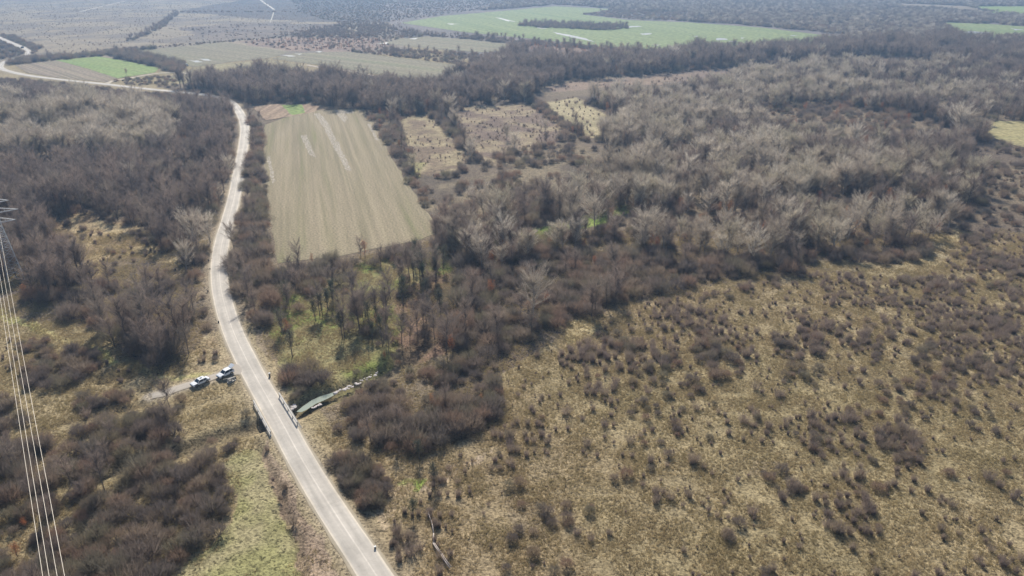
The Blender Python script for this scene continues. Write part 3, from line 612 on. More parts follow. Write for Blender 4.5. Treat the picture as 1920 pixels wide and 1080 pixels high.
layer('scrubmid', [(760, 330), (800, 315), (880, 300), (960, 282), (1060, 262), (1160, 244), (1250, 262), (1240, 310), (1150, 335), (1060, 365), (960, 400), (860, 420), (820, 420), (785, 375)], dict(scrub=(4.2, .68, .9), pale=(15, .4, .62), bare=(11, .3, .7)), 'in scrub below the rough clearings', 3, .35)
layer('pale1', [(1290, 176), (1380, 152), (1560, 138), (1640, 160), (1560, 200), (1430, 200), (1380, 250), (1280, 290), (1150, 290), (1120, 245), (1200, 205)], dict(pale=(5.3, .88, .98), bare=(5.5, .6, .85), scrub=(5, .6, 1.1), russet=(20, .4, .8)), 'in the upper right pale stand', 4, .15)
layer('pale1b', [(1560, 150), (1760, 150), (1860, 190), (1900, 240), (1840, 250), (1780, 230), (1700, 200), (1600, 185)], dict(pale=(6, .75, .9), bare=(6, .6, .8), scrub=(5.5, .6, 1.1)), 'in the pale wood near the yellow field', 4, .25)
layer('valley', [(1430, 205), (1560, 195), (1700, 215), (1790, 245), (1790, 275), (1700, 285), (1600, 280), (1510, 262), (1430, 235)], dict(scrub=(4.8, .8, .95), russet=(20, .4, .6), bare=(14, .3, .6)), 'in the dark hollow of the right wood', 3, .15)
layer('pale2', [(1080, 330), (1200, 310), (1300, 300), (1420, 265), (1540, 275), (1640, 290), (1760, 320), (1800, 345), (1700, 370), (1560, 370), (1440, 390), (1300, 400), (1150, 400), (1060, 400)], dict(pale=(5.0, .88, .98), bare=(5.5, .6, .85), scrub=(5, .6, 1.1), russet=(18, .4, .8)), 'in the broad pale right-hand stand', 4, .15)
layer('dark2', [(1180, 395), (1320, 405), (1440, 395), (1560, 380), (1680, 385), (1600, 410), (1480, 420), (1400, 440), (1260, 440), (1150, 430)], dict(scrub=(5, .8, 1), bare=(7, .6, .8), russet=(10, .6, .8)), 'in the brown strip of the right wood', 3)
layer('pale3', [(1270, 450), (1330, 435), (1420, 440), (1440, 470), (1400, 488), (1290, 485)], dict(pale=(5.4, .9, .8), bare=(9, .4, .8)), 'in the small pale clump above the meadow', 2)
layer('pale4', [(1500, 430), (1600, 400), (1700, 390), (1800, 390), (1815, 425), (1750, 455), (1640, 460), (1540, 468)], dict(pale=(5.8, .85, .85), scrub=(6, .5, 1), russet=(16, .5, .7)), 'in the pale clump by the meadow', 2)
layer('beltlow', [(860, 520), (980, 480), (1150, 470), (1260, 486), (1420, 490), (1560, 478), (1735, 462), (1735, 490), (1690, 500), (1560, 494), (1440, 510), (1330, 526), (1200, 556), (1130, 588), (1055, 610), (1000, 640), (900, 690), (860, 680), (840, 640), (860, 580)], dict(scrub=(3.0, .9, .95), bare=(11, .5, .85), russet=(20, .4, .6)), 'in brown thicket along the meadow', 2)
layer('greenpond', [(925, 456), (1000, 430), (1060, 417), (1190, 382), (1196, 394), (1120, 427), (1000, 452), (940, 464)], dict(scrub=(9, .3, .5), shrub=(5, .3, 1)), 'in the green marshy gap', 2, .3)
layer('clear1', [(740, 222), (775, 216), (812, 215), (848, 250), (880, 286), (858, 300), (800, 314), (778, 302), (760, 262)], dict(shrub=(2.6, .28, .55), scrub=(10, .35, .35)), 'in the first rough clearing', 2, .4)
layer('clear2', [(838, 210), (900, 200), (990, 197), (1040, 220), (1070, 242), (1040, 256), (960, 266), (910, 290), (880, 268)], dict(shrub=(2.6, .3, .55), pale=(30, .4, .6), scrub=(9, .4, .35)), 'in the second rough clearing', 2, .4)
layer('clearhedge', [(806, 215), (820, 213), (852, 248), (892, 282), (880, 290), (846, 256)], dict(scrub=(3.4, .95, 1.1)), 'between the two rough clearings', .6)
layer('clearhedge2', [(990, 192), (1012, 190), (1050, 215), (1100, 246), (1084, 250), (1030, 224)], dict(scrub=(3.6, .95, 1.1)), 'in the hedge left of the pale stubble plot', .8)
layer('clear3', [(1014, 191), (1078, 182), (1120, 202), (1162, 220), (1160, 235), (1098, 246)], dict(shrub=(5.5, .7, .9)), 'in rows on the pale stubble plot', 1)
layer('ruststrip', [(1024, 163), (1080, 154), (1150, 147), (1220, 140), (1300, 131), (1400, 124), (1400, 134), (1290, 152), (1150, 162), (1040, 172)], dict(shrub=(4.5, .4, 1)), 'on the russet strip of reeds', 2, .4)
layer('ruststrip2', [(1566, 109), (1640, 108), (1720, 113), (1790, 116), (1822, 128), (1790, 130), (1700, 122), (1600, 120)], dict(shrub=(6, .4, 1)), 'on the straw strip at the upper right', 2, .4)
layer('farright', [(1800, 285), (1870, 262), (2300, 290), (2300, 440), (1930, 440), (1850, 425), (1815, 400), (1840, 340)], dict(scrub=(5, .75, .75), shrub=(3.4, .4, 1.2), bare=(20, .3, .7)), 'in the low thicket at the right edge', 4, .3)
layer('edgelane', [(1500, 500), (1560, 490), (1690, 498), (1740, 470), (1790, 430), (1800, 450), (1745, 508), (1650, 514), (1560, 508)], dict(shrub=(8, .2, 1)), 'on the pale lane along the thicket', 1)
MEADOW = [(2300, 440), (1920, 446), (1850, 430), (1790, 455), (1748, 508), (1650, 516), (1500, 508), (1440, 522), (1340, 536), (1200, 572), (1130, 600), (1060, 630), (1040, 645), (970, 655), (905, 700), (930, 765), (900, 810), (850, 860), (790, 910), (730, 960), (720, 1000), (800, 1190), (2700, 1190)]
layer('meadow', MEADOW, dict(shrub=(1.35, .9, 1.0), scrub=(2.6, .9, .42)), '', 2, 1)      # clumped below by its own rule
layer('clump1', [(1288, 655), (1330, 642), (1372, 655), (1394, 692), (1376, 712), (1325, 704), (1296, 684)], dict(scrub=(2.2, .9, .62)), 'in the largest dark clump of the meadow', .6)
layer('clump2', [(1130, 640), (1185, 630), (1250, 640), (1278, 668), (1245, 694), (1200, 692), (1140, 665)], dict(scrub=(2.6, .6, .5), shrub=(1.6, .5, 1)), 'in the loose clump left of the largest clump', 1)
layer('clump3', [(1702, 655), (1740, 645), (1775, 668), (1778, 700), (1745, 706), (1712, 690)], dict(scrub=(2.3, .85, .6)), 'in the dark clump near the right edge', .6)
layer('clump4', [(1445, 625), (1500, 612), (1560, 625), (1555, 655), (1500, 668), (1455, 655)], dict(scrub=(2.6, .65, .5), shrub=(1.6, .5, 1)), 'in the clump between the two dark clumps', 1)
layer('clump5', [(1470, 690), (1520, 680), (1560, 700), (1530, 728), (1480, 722)], dict(scrub=(2.5, .6, .42)), 'in the low clump at the meadow centre', .8)
layer('clump6', [(1630, 800), (1690, 790), (1740, 830), (1750, 870), (1690, 880), (1650, 850)], dict(scrub=(2.6, .5, .42), shrub=(1.5, .6, 1)), 'in the loose lower right clump', 1)
layer('clump7', [(1590, 725), (1660, 715), (1710, 750), (1670, 775), (1610, 765)], dict(scrub=(2.4, .6, .35)), 'in the low reddish patch at the right', .8)
layer('clump8', [(945, 935), (1000, 930), (1040, 955), (1045, 1020), (990, 1035), (965, 990)], dict(scrub=(2.2, .55, .38)), 'in the brown patch of the open meadow', .8)
layer('clump9', [(1140, 640), (1100, 700), (1170, 720), (1150, 760), (1080, 740), (1060, 690)], dict(shrub=(1.6, .5, .9)), 'below the golden gap of the meadow', 1)
layer('clump10', [(1520, 930), (1600, 915), (1660, 960), (1640, 1010), (1560, 1000)], dict(scrub=(2.8, .4, .4), shrub=(1.5, .7, 1)), 'in the bottom right loose clump', 1)
layer('southbank', [(640, 795), (662, 775), (660, 750), (720, 722), (770, 700), (830, 690), (900, 692), (925, 730), (934, 768), (905, 800), (860, 818), (800, 838), (745, 850), (690, 838), (650, 828)], dict(scrub=(2.2, .9, .78), bare=(9, .4, .55), russet=(16, .5, .4)), 'in the thicket south of the stream', 2.2, .3)
layer('southgap', [(770, 770), (800, 755), (822, 770), (800, 790), (775, 790)], dict(scrub=(5, .4, .5)), 'in the gap south of the stream', 1, .3)
layer('bramble', [(614, 860), (640, 856), (680, 862), (722, 884), (732, 915), (722, 945), (695, 958), (668, 945), (650, 915), (636, 890)], dict(scrub=(1.45, 1, .62)), 'in the round roadside thicket', .5)
layer('bridgeside', [(450, 740), (475, 745), (500, 800), (492, 818), (462, 800), (440, 790)], dict(scrub=(3.4, .6, .5)), 'beside the left end of the bridge', .6)
layer('poolbush', [(515, 712), (560, 700), (606, 712), (598, 742), (566, 754), (532, 750)], dict(scrub=(2.2, .95, .85)), 'in the dark clump between the bridge and the pool', .6)
# lower left
layer('lowleft', [(-60, 600), (20, 604), (120, 650), (200, 684), (280, 706), (320, 720), (260, 745), (120, 800), (60, 840), (-60, 870)], dict(shrub=(2.2, .35, .8)), 'on rough grass left of the cars', 2, .6)
layer('tracklane', [(-60, 556), (0, 574), (60, 600), (150, 634), (215, 662), (290, 688), (345, 700), (425, 700), (420, 711), (340, 714), (280, 706), (200, 678), (140, 652), (50, 617), (-60, 582)], dict(shrub=(7, .15, .4)), 'on the grassy track at the left', .5)
layer('thicketa', [(48, 690), (62, 668), (100, 655), (150, 655), (196, 665), (180, 700), (140, 722), (90, 732), (50, 728)], dict(scrub=(1.9, .9, .6)), 'in the thicket left of the cars', 1)
layer('thicketb', [(30, 640), (70, 628), (110, 650), (80, 662), (40, 660)], dict(scrub=(1.8, .8, .5)), 'in the thicket under the cables', 1)
layer('thicketc', [(118, 765), (150, 748), (215, 740), (275, 736), (270, 748), (220, 758), (160, 775)], dict(scrub=(1.8, .85, .5)), 'in the narrow thicket below the cars', 1)
layer('thicketd', [(-60, 760), (30, 760), (60, 780), (30, 812), (-60, 830)], dict(scrub=(2.0, .8, .6)), 'in the thicket at the left edge', 1)
layer('swwood', [(-80, 880), (60, 832), (130, 800), (210, 785), (290, 770), (340, 752), (380, 768), (470, 785), (480, 800), (420, 818), (320, 855), (235, 872), (215, 900), (150, 950), (120, 1000), (110, 1180), (-80, 1180)], dict(scrub=(2.3, .8, .75), bare=(5, .5, .6), russet=(24, .35, .5)), 'in the small wood at the lower left', 1.5, .2)
layer('swrusset', [(-60, 940), (60, 950), (70, 1030), (40, 1150), (-60, 1150)], dict(russet=(5, .7, .5), scrub=(2.4, .8, .7)), 'among the russet oaks at the lower left', 1)
layer('swthicket', [(205, 920), (235, 885), (330, 862), (400, 856), (418, 900), (412, 925), (432, 960), (430, 1000), (360, 1020), (330, 1060), (310, 1180), (110, 1180), (112, 1010), (150, 950)], dict(scrub=(2.2, .95, .85), bare=(14, .4, .6)), 'in the domed thicket at the lower left', 1)
layer('swthicket2', [(330, 855), (400, 828), (468, 812), (470, 826), (410, 850), (350, 872)], dict(scrub=(2.2, .7, .5)), 'along the ditch left of the road', 1)
layer('verge', [(500, 830), (570, 960), (625, 1060), (650, 1180), (600, 1180), (560, 1060), (530, 960), (500, 870)], dict(shrub=(2.2, .45, .8)), 'on the lower left verge', 1, .5)
layer('vergeright', [(740, 960), (790, 960), (820, 1060), (840, 1180), (800, 1180), (745, 1060)], dict(shrub=(2.4, .55, 1.1)), 'between the road and the fallen poles', 1, .4)

KN = {'pale': ('pale grey brushy tree', 'tree', 'pale_tree'), 'bare': ('slender bare brown tree', 'tree', 'bare_tree'), 'scrub': ('dark brown leafless bush', 'bush', 'bush'),
      'russet': ('young oak with russet leaves', 'tree', 'russet_oak'), 'ivy': ('dark ivy-clad tree', 'tree', 'ivy_clad_tree'), 'shrub': ('wispy grey-brown shrub', 'shrub', 'shrub')}
for l_ in range(len(L)):
    if L[l_][0] in ('clear1', 'clear2', 'clear3'): y0_ = min(p[1] for p in L[l_][1]); L[l_] = (L[l_][0], [(a, y0_+(b-y0_)*1.2) for a, b in L[l_][1]], *L[l_][2:])
def keepout(x, y, nm=''):
    d1 = dist_line(ROAD[::2], x, y); d2 = dist_line(SIDE, x, y); d3 = dist_line(STREAM, x, y)
    px, py, _ = PX(x, y)
    ok = (d1 > 3.6) & (d2 > 2.4) & ~((d3 < 2.6) & (px < 730) & (px > 545)) & ~((d3 < 1.2) & (px <= 545))
    for k, pl in FIELDS_PX.items():
        if nm == 'island': break
        ok &= ~pip_px(pl, x, y, 0)
    return ok
allp = {k: [] for k in KN}
LW = [Gn([(a, max(b, -6)) for a, b in l[1]]) for l in L]
for li, (nm, poly, kinds, where, rough, clump) in enumerate(L):
    W = LW[li]; x0, y0 = W.min(0); x1, y1 = W.max(0)
    for kd, (spc, share, hf) in kinds.items():
        if y1-y0 > 900 or y0 > 800: spc = spc*1.0
        nx, ny = int((x1-x0)/spc)+2, int((y1-y0)/spc)+2
        gx, gy = np.meshgrid(np.arange(nx), np.arange(ny)); n = gx.size
        x = x0+(gx.ravel()+rng.uniform(-.1, 1.1, n))*spc; y = y0+(gy.ravel()+rng.uniform(-.1, 1.1, n))*spc
        u, v, d = PX(x, y); m = (u > -170) & (u < 2090) & (v < 1190) & (rng.random(n) < share)
        x, y = x[m], y[m]
        if not len(x): continue
        rx = x+(fbm(x, y, 6*rough, 3)-.5)*3*rough; ry = y+(fbm(x, y, 6*rough, 8)-.5)*3*rough
        m = pip(W, rx, ry)
        x, y, rx, ry = x[m], y[m], rx[m], ry[m]
        for lj in range(li+1, len(L)):
            if not len(x): break
            V = LW[lj]
            if V[:, 0].max() < x0 or V[:, 0].min() > x1 or V[:, 1].max() < y0 or V[:, 1].min() > y1: continue
            q = ~pip(V, rx, ry); x, y, rx, ry = x[q], y[q], rx[q], ry[q]
        if not len(x): continue
        if nm == 'meadow':
            u, v, d = PX(x, y)
            dens = fbm(x, y, 16, 21, 4); edge = np.clip((760-v)/260, 0, 1)*.16+np.clip((u-1250)/650, 0, 1)*.05
            thr = .545-edge; pr = np.clip((dens-thr)/.16, 0, 1)*.42+.17
            pr = np.where(pip_px([(850, 900), (1120, 880), (1300, 960), (1200, 1190), (850, 1190)], x, y, 2), pr*.35, pr)
            if kd == 'scrub':
                pr = np.clip((fbm(x, y, 9, 421, 3)-.6+edge*.45)/.06, 0, 1)*.8*np.clip((u-850)/300, 0, 1)
            for lane in ([(1480, 500), (1560, 484), (1690, 490), (1735, 455), (1795, 420), (1800, 455), (1752, 516), (1655, 522), (1560, 514)], [(1045, 612), (1110, 585), (1128, 612), (1100, 645), (1052, 648), (960, 668), (955, 650)],
                         [(1560, 740), (1640, 690), (1700, 590), (1720, 600), (1660, 705), (1580, 760)]):
                pr = np.where(pip_px(lane, x, y, .8), pr*.12, pr)
            q = rng.random(len(x)) < pr; x, y, pr = x[q], y[q], pr[q]
            s = hf*rng.uniform(.6, 1.25, len(x)) if kd == 'scrub' else hf*(.30+.55*pr+.62*rng.random(len(x))**2.2)
        else:
            if clump:
                q = vnoise(x, y, 9, 77+li)+.6*(vnoise(x, y, 25, 99+li)-.5) > clump*.8+.02; x, y = x[q], y[q]
            s = hf*(rng.uniform(.5, 1.3, len(x)) if kd == 'scrub' else rng.uniform(.68, 1.2, len(x)))*(.82+.36*vnoise(x, y, 22, 55))
        if kd in ('pale', 'bare') and nm in ('rightwood', 'pale1', 'pale1b', 'pale2', 'pale4', 'palewood', 'band', 'woodleft'):
            tn = vnoise(x, y, 26, 610)*.7+vnoise(x, y, 11, 611)*.3    # stands of one kind, not an even mix
            q = (tn > .33) if kd == 'pale' else (tn < .68); x, y, s, tn = x[q], y[q], s[q], tn[q]; s = s*(.86+.34*np.abs(tn-.5)*2)
        q = keepout(x, y, nm); x, y, s = x[q], y[q], s[q]
        for a, b, c in zip(x, y, s): allp[kd].append((a, b, c, li))
# a few plants that stand out, set one by one: kind, base pixel, scale, label
SPECIAL = [('pale', 1000, 590, 1.15, 'tall pale grey tree with a round crown standing alone above the brown thicket'),
 ('pale', 922, 412, 1.0, 'rounded pale grey tree standing right of the lower corner of the ploughed field'),
 ('pale', 366, 470, 1.2, 'largest pale grey tree close to the left side of the road bend'),
 ('pale', 394, 455, 0.9, 'smaller pale tree between the road and the largest pale grey tree'),
 ('pale', 250, 352, .95, 'pale tree alone in the dark wood, left one of two'),
 ('pale', 302, 348, .95, 'pale tree alone in the dark wood, right one of two'),
 ('pale', 350, 505, .8, 'pale tree just below the largest pale tree by the road bend'),
 ('bare', 440, 470, 1.05, 'bare dark tree leaning over the right edge of the road'),
 ('ivy', 814, 906, .55, 'dark conical bush-like tree standing alone in the meadow beside the worn track'),
 ('ivy', 786, 860, .52, 'dark narrow evergreen at the end of the thicket south of the stream'),
 ('ivy', 548, 668, .85, 'tallest dark ivy-clad tree nearest the road on the green grass'),
 ('ivy', 775, 968, .45, 'small dark evergreen shrub above the fallen poles'),
 ('bare', 196, 918, .85, 'thin bare tree with a clear dark trunk left of the domed thicket'),
 ('scrub', 765, 1010, .55, 'brown round bush left of the fallen poles'),
 ('pale', 950, 262, .7, 'pale grey clump tree in the second rough clearing'),
 ('bare', 238, 143, .6, 'single small tree at the lower edge of the bright green field'),
 ('pale', 430, 330, .8, 'pale tree beside the left edge of the straight stretch of road'),
 ('scrub', 960, 1012, .5, 'brown low bush in the open part of the meadow, left one'),
 ('scrub', 1000, 1040, .55, 'dark bush right of the brown low bush in the open meadow'),
 ('scrub', 1335, 690, .72, 'largest dark round bush in the meadow, upper part'),
 ('scrub', 1360, 705, .6, 'dark bush touching the lower right of the largest meadow bush'),
 ('scrub', 1310, 675, .55, 'dark bush touching the upper left of the largest meadow bush'),
 ('scrub', 1735, 690, .62, 'dark brown bush in the meadow near the right edge'),
 ('scrub', 1755, 712, .5, 'smaller dark brown bush just below right of the bush near the right edge'),
 ('scrub', 1640, 655, .5, 'low dark bush in the meadow left of the bush near the right edge'),
 ('scrub', 1525, 815, .42, 'small round dark bush standing alone in the lower right meadow'),
 ('scrub', 1420, 785, .42, 'small dark bush left of the lone round bush in the lower right meadow')]
SPECIAL = [(k, *G(px, py), s, lab) for k, px, py, s, lab in SPECIAL]
for k in allp:
    A = np.array(allp[k]); keep = np.ones(len(A), bool)
    for sk, sx, sy, ss, lab in SPECIAL:
        if k in ('pale', 'bare', 'russet', 'scrub', 'ivy'):
            keep &= np.hypot(A[:, 0]-sx, A[:, 1]-sy) > (3.0 if ss > .6 else 1.6)
    allp[k] = A[keep]
# ------------------------------------------------------------------ plants: individuals and the remainder
SRC = {}
srccol = {}
def joined(kd, i):
    t_, c_, h = PROTO[kd][i]; bm = bmesh.new(); bm.from_mesh(t_); nt_ = len(bm.faces); bm.from_mesh(c_)
    for k, f in enumerate(bm.faces): f.material_index = 0 if k < nt_ else 1
    me = bpy.data.meshes.new(kd); bm.to_mesh(me); bm.free(); me.materials.append(t_.materials[0]); me.materials.append(c_.materials[0]); return me
def gn_scatter(name, P, rot, scl, idx, meshes, label=None):
    """one object: copies of a few plants at points"""
    col = bpy.data.collections.new(name+'_kinds')
    for k, me in enumerate(meshes):
        o = bpy.data.objects.new('%s_%02d' % (name, k), me); col.objects.link(o)
    me = bpy.data.meshes.new(name); me.vertices.add(len(P)); me.vertices.foreach_set('co', np.ascontiguousarray(P, dtype=np.float32).ravel())
    for an, ty, dat in (('rot', 'FLOAT_VECTOR', rot), ('scl', 'FLOAT_VECTOR', scl), ('idx', 'INT', idx)):
        a = me.attributes.new(an, ty, 'POINT'); a.data.foreach_set('vector' if ty == 'FLOAT_VECTOR' else 'value', np.ascontiguousarray(dat).ravel())
    me.update(); o = link(name, me)
    g = bpy.data.node_groups.new(name, 'GeometryNodeTree'); g.interface.new_socket('Geometry', in_out='INPUT', socket_type='NodeSocketGeometry'); g.interface.new_socket('Geometry', in_out='OUTPUT', socket_type='NodeSocketGeometry')
    N = g.nodes; i_ = N.new('NodeGroupInput'); o_ = N.new('NodeGroupOutput'); ip = N.new('GeometryNodeInstanceOnPoints'); ci = N.new('GeometryNodeCollectionInfo')
    ci.inputs['Collection'].default_value = col; ci.inputs['Separate Children'].default_value = True; ci.inputs['Reset Children'].default_value = True
    def na(n, ty):
        a = N.new('GeometryNodeInputNamedAttribute'); a.data_type = ty; a.inputs['Name'].default_value = n; return a.outputs['Attribute']
    g.links.new(i_.outputs[0], ip.inputs['Points']); g.links.new(ci.outputs[0], ip.inputs['Instance']); ip.inputs['Pick Instance'].default_value = True
    g.links.new(na('idx', 'INT'), ip.inputs['Instance Index']); g.links.new(na('rot', 'FLOAT_VECTOR'), ip.inputs['Rotation']); g.links.new(na('scl', 'FLOAT_VECTOR'), ip.inputs['Scale'])
    g.links.new(ip.outputs[0], o_.inputs[0])
    md = o.modifiers.new('scatter', 'NODES'); md.node_group = g; tag(o, label, kind='stuff'); return o
def ground_z(x, y): return np.full(np.shape(x), -.1)
def place(root0, loc, rz, s, lab, group, tilt=(0, 0)):
    r = root0.copy(); C.objects.link(r); r.location = loc; r.rotation_euler = (tilt[0], tilt[1], rz); r.scale = s
    r['label'] = lab
    if group: r['group'] = group
    elif 'group' in r: del r['group']
    for ch in KIDS[root0.name]:
        c = ch.copy(); C.objects.link(c); c.parent = r
    return r
KIDS = {}
for kd, (desc, cat, nm) in KN.items():
    A = allp[kd]; H = np.array([p[2] for p in PROTO[kd]]); n = len(A)
    idx = rng.integers(0, len(H), n); u, v, d = PX(A[:, 0], A[:, 1]); size = A[:, 2]*H[idx]/d*FPX
    inf = (u > 0) & (u < 1920) & (v > 0) & (v < 1095); order = np.argsort(-np.where(inf, size, -1)); nsp = sum(1 for q in SPECIAL if q[0] == kd)
    sel = order[:300-nsp-2]; sel = sel[inf[sel]]
    roots = []; wk = {'pale': 1.25, 'bare': 1.12}.get(kd, 1)
    for i, (tm, cm, h) in enumerate(PROTO[kd]): 
        roots.append((tm, cm))
    first = {}
    def spawn(i, loc, rz, s, lab, group, tilt):
        if i not in first:
            r = empty(nm, loc, rz); tm, cm = roots[i]; k1 = link(tm.name.split('.')[0], tm, r); k2 = link('crown', cm, r)
            r.scale = s; r.rotation_euler = (tilt[0], tilt[1], rz); tag(r, lab, cat, group); first[i] = r; KIDS[r.name] = [k1, k2]; return r
        return place(first[i], loc, rz, s, lab, group, tilt)
    def zone_of(q):
        if L[int(A[q, 3])][0] == 'meadow':
            return ('in the lower meadow' if v[q] > 900 else 'in the upper meadow')+(' left' if u[q] < 1250 else ' middle' if u[q] < 1550 else ' right')+' part'
        return L[int(A[q, 3])][3]
    zs_ = {}
    for q in sel: zs_.setdefault(zone_of(q), []).append(q)
    BND = {}; SZ = {}
    for z_, qs in zs_.items():
        qs = np.array(qs); SZ[(kd, z_)] = np.median(size[qs])
        BND[(kd, z_)] = (np.quantile(u[qs], [.2, .4, .6, .8]), np.quantile(v[qs], [.25, .5, .75]))
    for q in sel:
        li = int(A[q, 3]); lname = L[li][0]; s = A[q, 2]
        zone = zone_of(q)
        key = zone; au, bv = BND[(kd, zone)]
        cell = ('rearmost', 'rear', 'front', 'foremost')[int(np.searchsorted(bv, v[q]))]+' '+('far left', 'left', 'centre', 'right', 'far right')[int(np.searchsorted(au, u[q]))]
        desc_ = desc.replace('slender ', '').replace('dark brown', 'brown'); lab = ('large ' if size[q] > SZ[(kd, zone)] else 'small ')+desc_+' '+zone+', '+cell
        lab = ' '.join(lab.split()[:16]); grp = cat+'s '+zone if cat != 'bush' else 'bushes '+zone
        if kd in ('pale', 'russet', 'ivy'): grp = {'pale': 'pale trees ', 'russet': 'russet oaks ', 'ivy': 'ivy-clad trees '}[kd]+zone
        spawn(int(idx[q]), (A[q, 0], A[q, 1], -.15), rng.uniform(0, 6.28), (s*wk*rng.uniform(.9, 1.15), s*wk*rng.uniform(.9, 1.15), s), lab, grp, rng.normal(scale=.04, size=2))
    for sk, sx, sy, ss, lab in SPECIAL:
        if sk != kd: continue
        tl = (0, -.28) if 'leaning' in lab else (0, 0)
        wd = 1.3 if kd == 'ivy' and ss < .6 else 1.25 if kd == 'pale' else 1.0
        spawn(0 if kd != 'shrub' else 2, (sx, sy, -.15), rng.uniform(0, 6.28), (ss*wd, ss*wd, ss), lab, None, tl)
    rest = np.ones(n, bool); rest[sel] = False; A2 = A[rest]; m_ = len(A2)
    if m_:
        rot = np.stack([rng.normal(scale=.05, size=m_), rng.normal(scale=.05, size=m_), rng.uniform(0, 6.28, m_)], 1)
        sxy = A2[:, 2]*rng.uniform(.9, 1.2, m_)*{'pale': 1.25, 'bare': 1.12}.get(kd, 1)*np.array([WIDE.get(l[0], 1) for l in L])[A2[:, 3].astype(int)]; scl = np.stack([sxy, sxy, A2[:, 2]], 1)
        gn_scatter({'pale': 'pale_woodland', 'bare': 'bare_woodland', 'scrub': 'thicket', 'russet': 'russet_oaks', 'ivy': 'ivy_clad_trees', 'shrub': 'meadow_shrubs'}[kd],
                   np.stack([A2[:, 0], A2[:, 1], np.full(m_, -.15)], 1), rot, scl, idx[rest], [joined(kd, i) for i in range(len(H))])
    print('PLANTS', kd, n, 'individual', len(sel))

# ------------------------------------------------------------------ grass tussocks, in patches of 5 m
def grass_patch(i):
    n = (190, 160, 175)[i]; c = rng.uniform(-2.9, 2.9, (n, 2)); nb = 6; hh = rng.uniform(.06, .30, n)**1.0
    b = np.repeat(np.concatenate([c, np.full((n, 1), -.15)], 1), nb, 0); b[:, :2] += rng.normal(scale=.10, size=(n*nb, 2))
    d = np.concatenate([rng.normal(scale=.5, size=(n*nb, 2)), np.ones((n*nb, 1))], 1)
    return tris_mesh('tussocks', twigset(b, d, np.repeat(hh, nb)+.14, .07), TW['grass'])
GP = [grass_patch(i) for i in range(3)]
W = Gn([(-60, 1150), (2000, 1150), (2000, 430), (-60, 430)]); x0, y0 = W.min(0); x1, y1 = W.max(0); spc = 3.9
gx, gy = np.meshgrid(np.arange(int((x1-x0)/spc)), np.arange(int((y1-y0)/spc))); n = gx.size
x = x0+(gx.ravel()+rng.uniform(-.2, 1.2, n))*spc; y = y0+(gy.ravel()+rng.uniform(-.2, 1.2, n))*spc
u, v, d = PX(x, y); m = (u > -120) & (u < 2040) & (v < 1150) & (v > 400)
m &= (dist_line(ROAD[::2], x, y) > 6.2) & (dist_line(SIDE, x, y) > 4.6) & (dist_line(STREAM, x, y) > 4.5) & ~pip_px(FIELDS_PX['plough'], x, y, 0) & ~pip_px(FIELDS_PX['plough'], x+3, y, 0) & ~pip_px(FIELDS_PX['plough'], x-3, y, 0) & ~pip_px(FIELDS_PX['plough'], x, y+3, 0)
m &= ~pip_px(GZ['zones'][[z[0] for z in GZ['zones']].index('strip')][1], x, y, 1)
x, y = x[m], y[m]; n = len(x)
s = np.full(n, 1.0)*rng.uniform(.85, 1.1, n)
gn_scatter('meadow_grass', np.stack([x, y, np.full(n, -.12)], 1), np.stack([np.zeros(n), np.zeros(n), rng.uniform(0, 6.28, n)], 1), np.stack([s, s, s*rng.uniform(.6, 1.1, n)], 1), rng.integers(0, 3, n), GP)
print('GRASS', n)

# ------------------------------------------------------------------ bridge and culvert
CONC = plain('weathered_concrete', (.52, .49, .44), .85, noise=.15, scale=2)
DARKCONC = plain('dark_concrete', (.22, .21, .19), .9, noise=.2, scale=2)  # darker concrete tone; on capped marker posts it is painted-in shade
def rail(name, p, q, z, label, hgt=1.0, nposts=7, thick=.16):
    (ax, ay), (bx, by) = p, q; L_ = math.hypot(bx-ax, by-ay); rz = math.atan2(by-ay, bx-ax); r = empty(name, (ax, ay, z), rz)
    tag(r, label, 'railing')
    m = MB(); m.box((L_/2, 0, hgt-.08), (L_, thick*1.7, .2)); m.build('handrail', CONC, r, bevel=.02)
    for k in range(nposts):
        m = MB(); m.box((.12+(L_-.24)*k/(nposts-1), 0, hgt/2-.09), (.16, .16, hgt-.14)); m.build('post', CONC, r)
    m = MB(); m.box((L_/2, 0, -.22), (L_+.3, .3, .5)); m.build('edge_beam', CONC, r)
    return r
rail('bridge_railing', G(507, 809, .9), G(475, 750, .9), .02, 'concrete railing along the left side of the road bridge', .85, 5)
rail('bridge_railing', G(557, 791, .9), G(523, 736, .9), .02, 'concrete railing along the right side of the road bridge', .85, 5)
rail('culvert_railing', G(440, 707, .7), G(427, 712, .7), .0, 'short pale railing on the near side of the culvert by the parked cars', .8, 3)
rail('culvert_railing', G(432, 687, .7), G(420, 691, .7), .0, 'short pale railing on the far side of the culvert behind the raised tailgate', .8, 3)
bx, by = G(523, 788); rd = ROAD[np.argmin(np.hypot(ROAD[:, 0]-bx, ROAD[:, 1]-by))]; j = int(np.argmin(np.hypot(ROAD[:, 0]-bx, ROAD[:, 1]-by))); dd = ROAD[j+1]-ROAD[j-1]; br = math.atan2(dd[1], dd[0])
r = empty('road_bridge', (rd[0], rd[1], 0), br); tag(r, 'low concrete bridge carrying the road over the stream', 'bridge')
m = MB(); m.box((0, 0, -.22), (9.5, 6.0, .36)); m.build('deck', DARKCONC, r)
for s in (-1, 1):
    m = MB(); m.box((s*4.4, 0, -1.5), (.6, 6.0, 2.2)); m.build('abutment', DARKCONC, r)
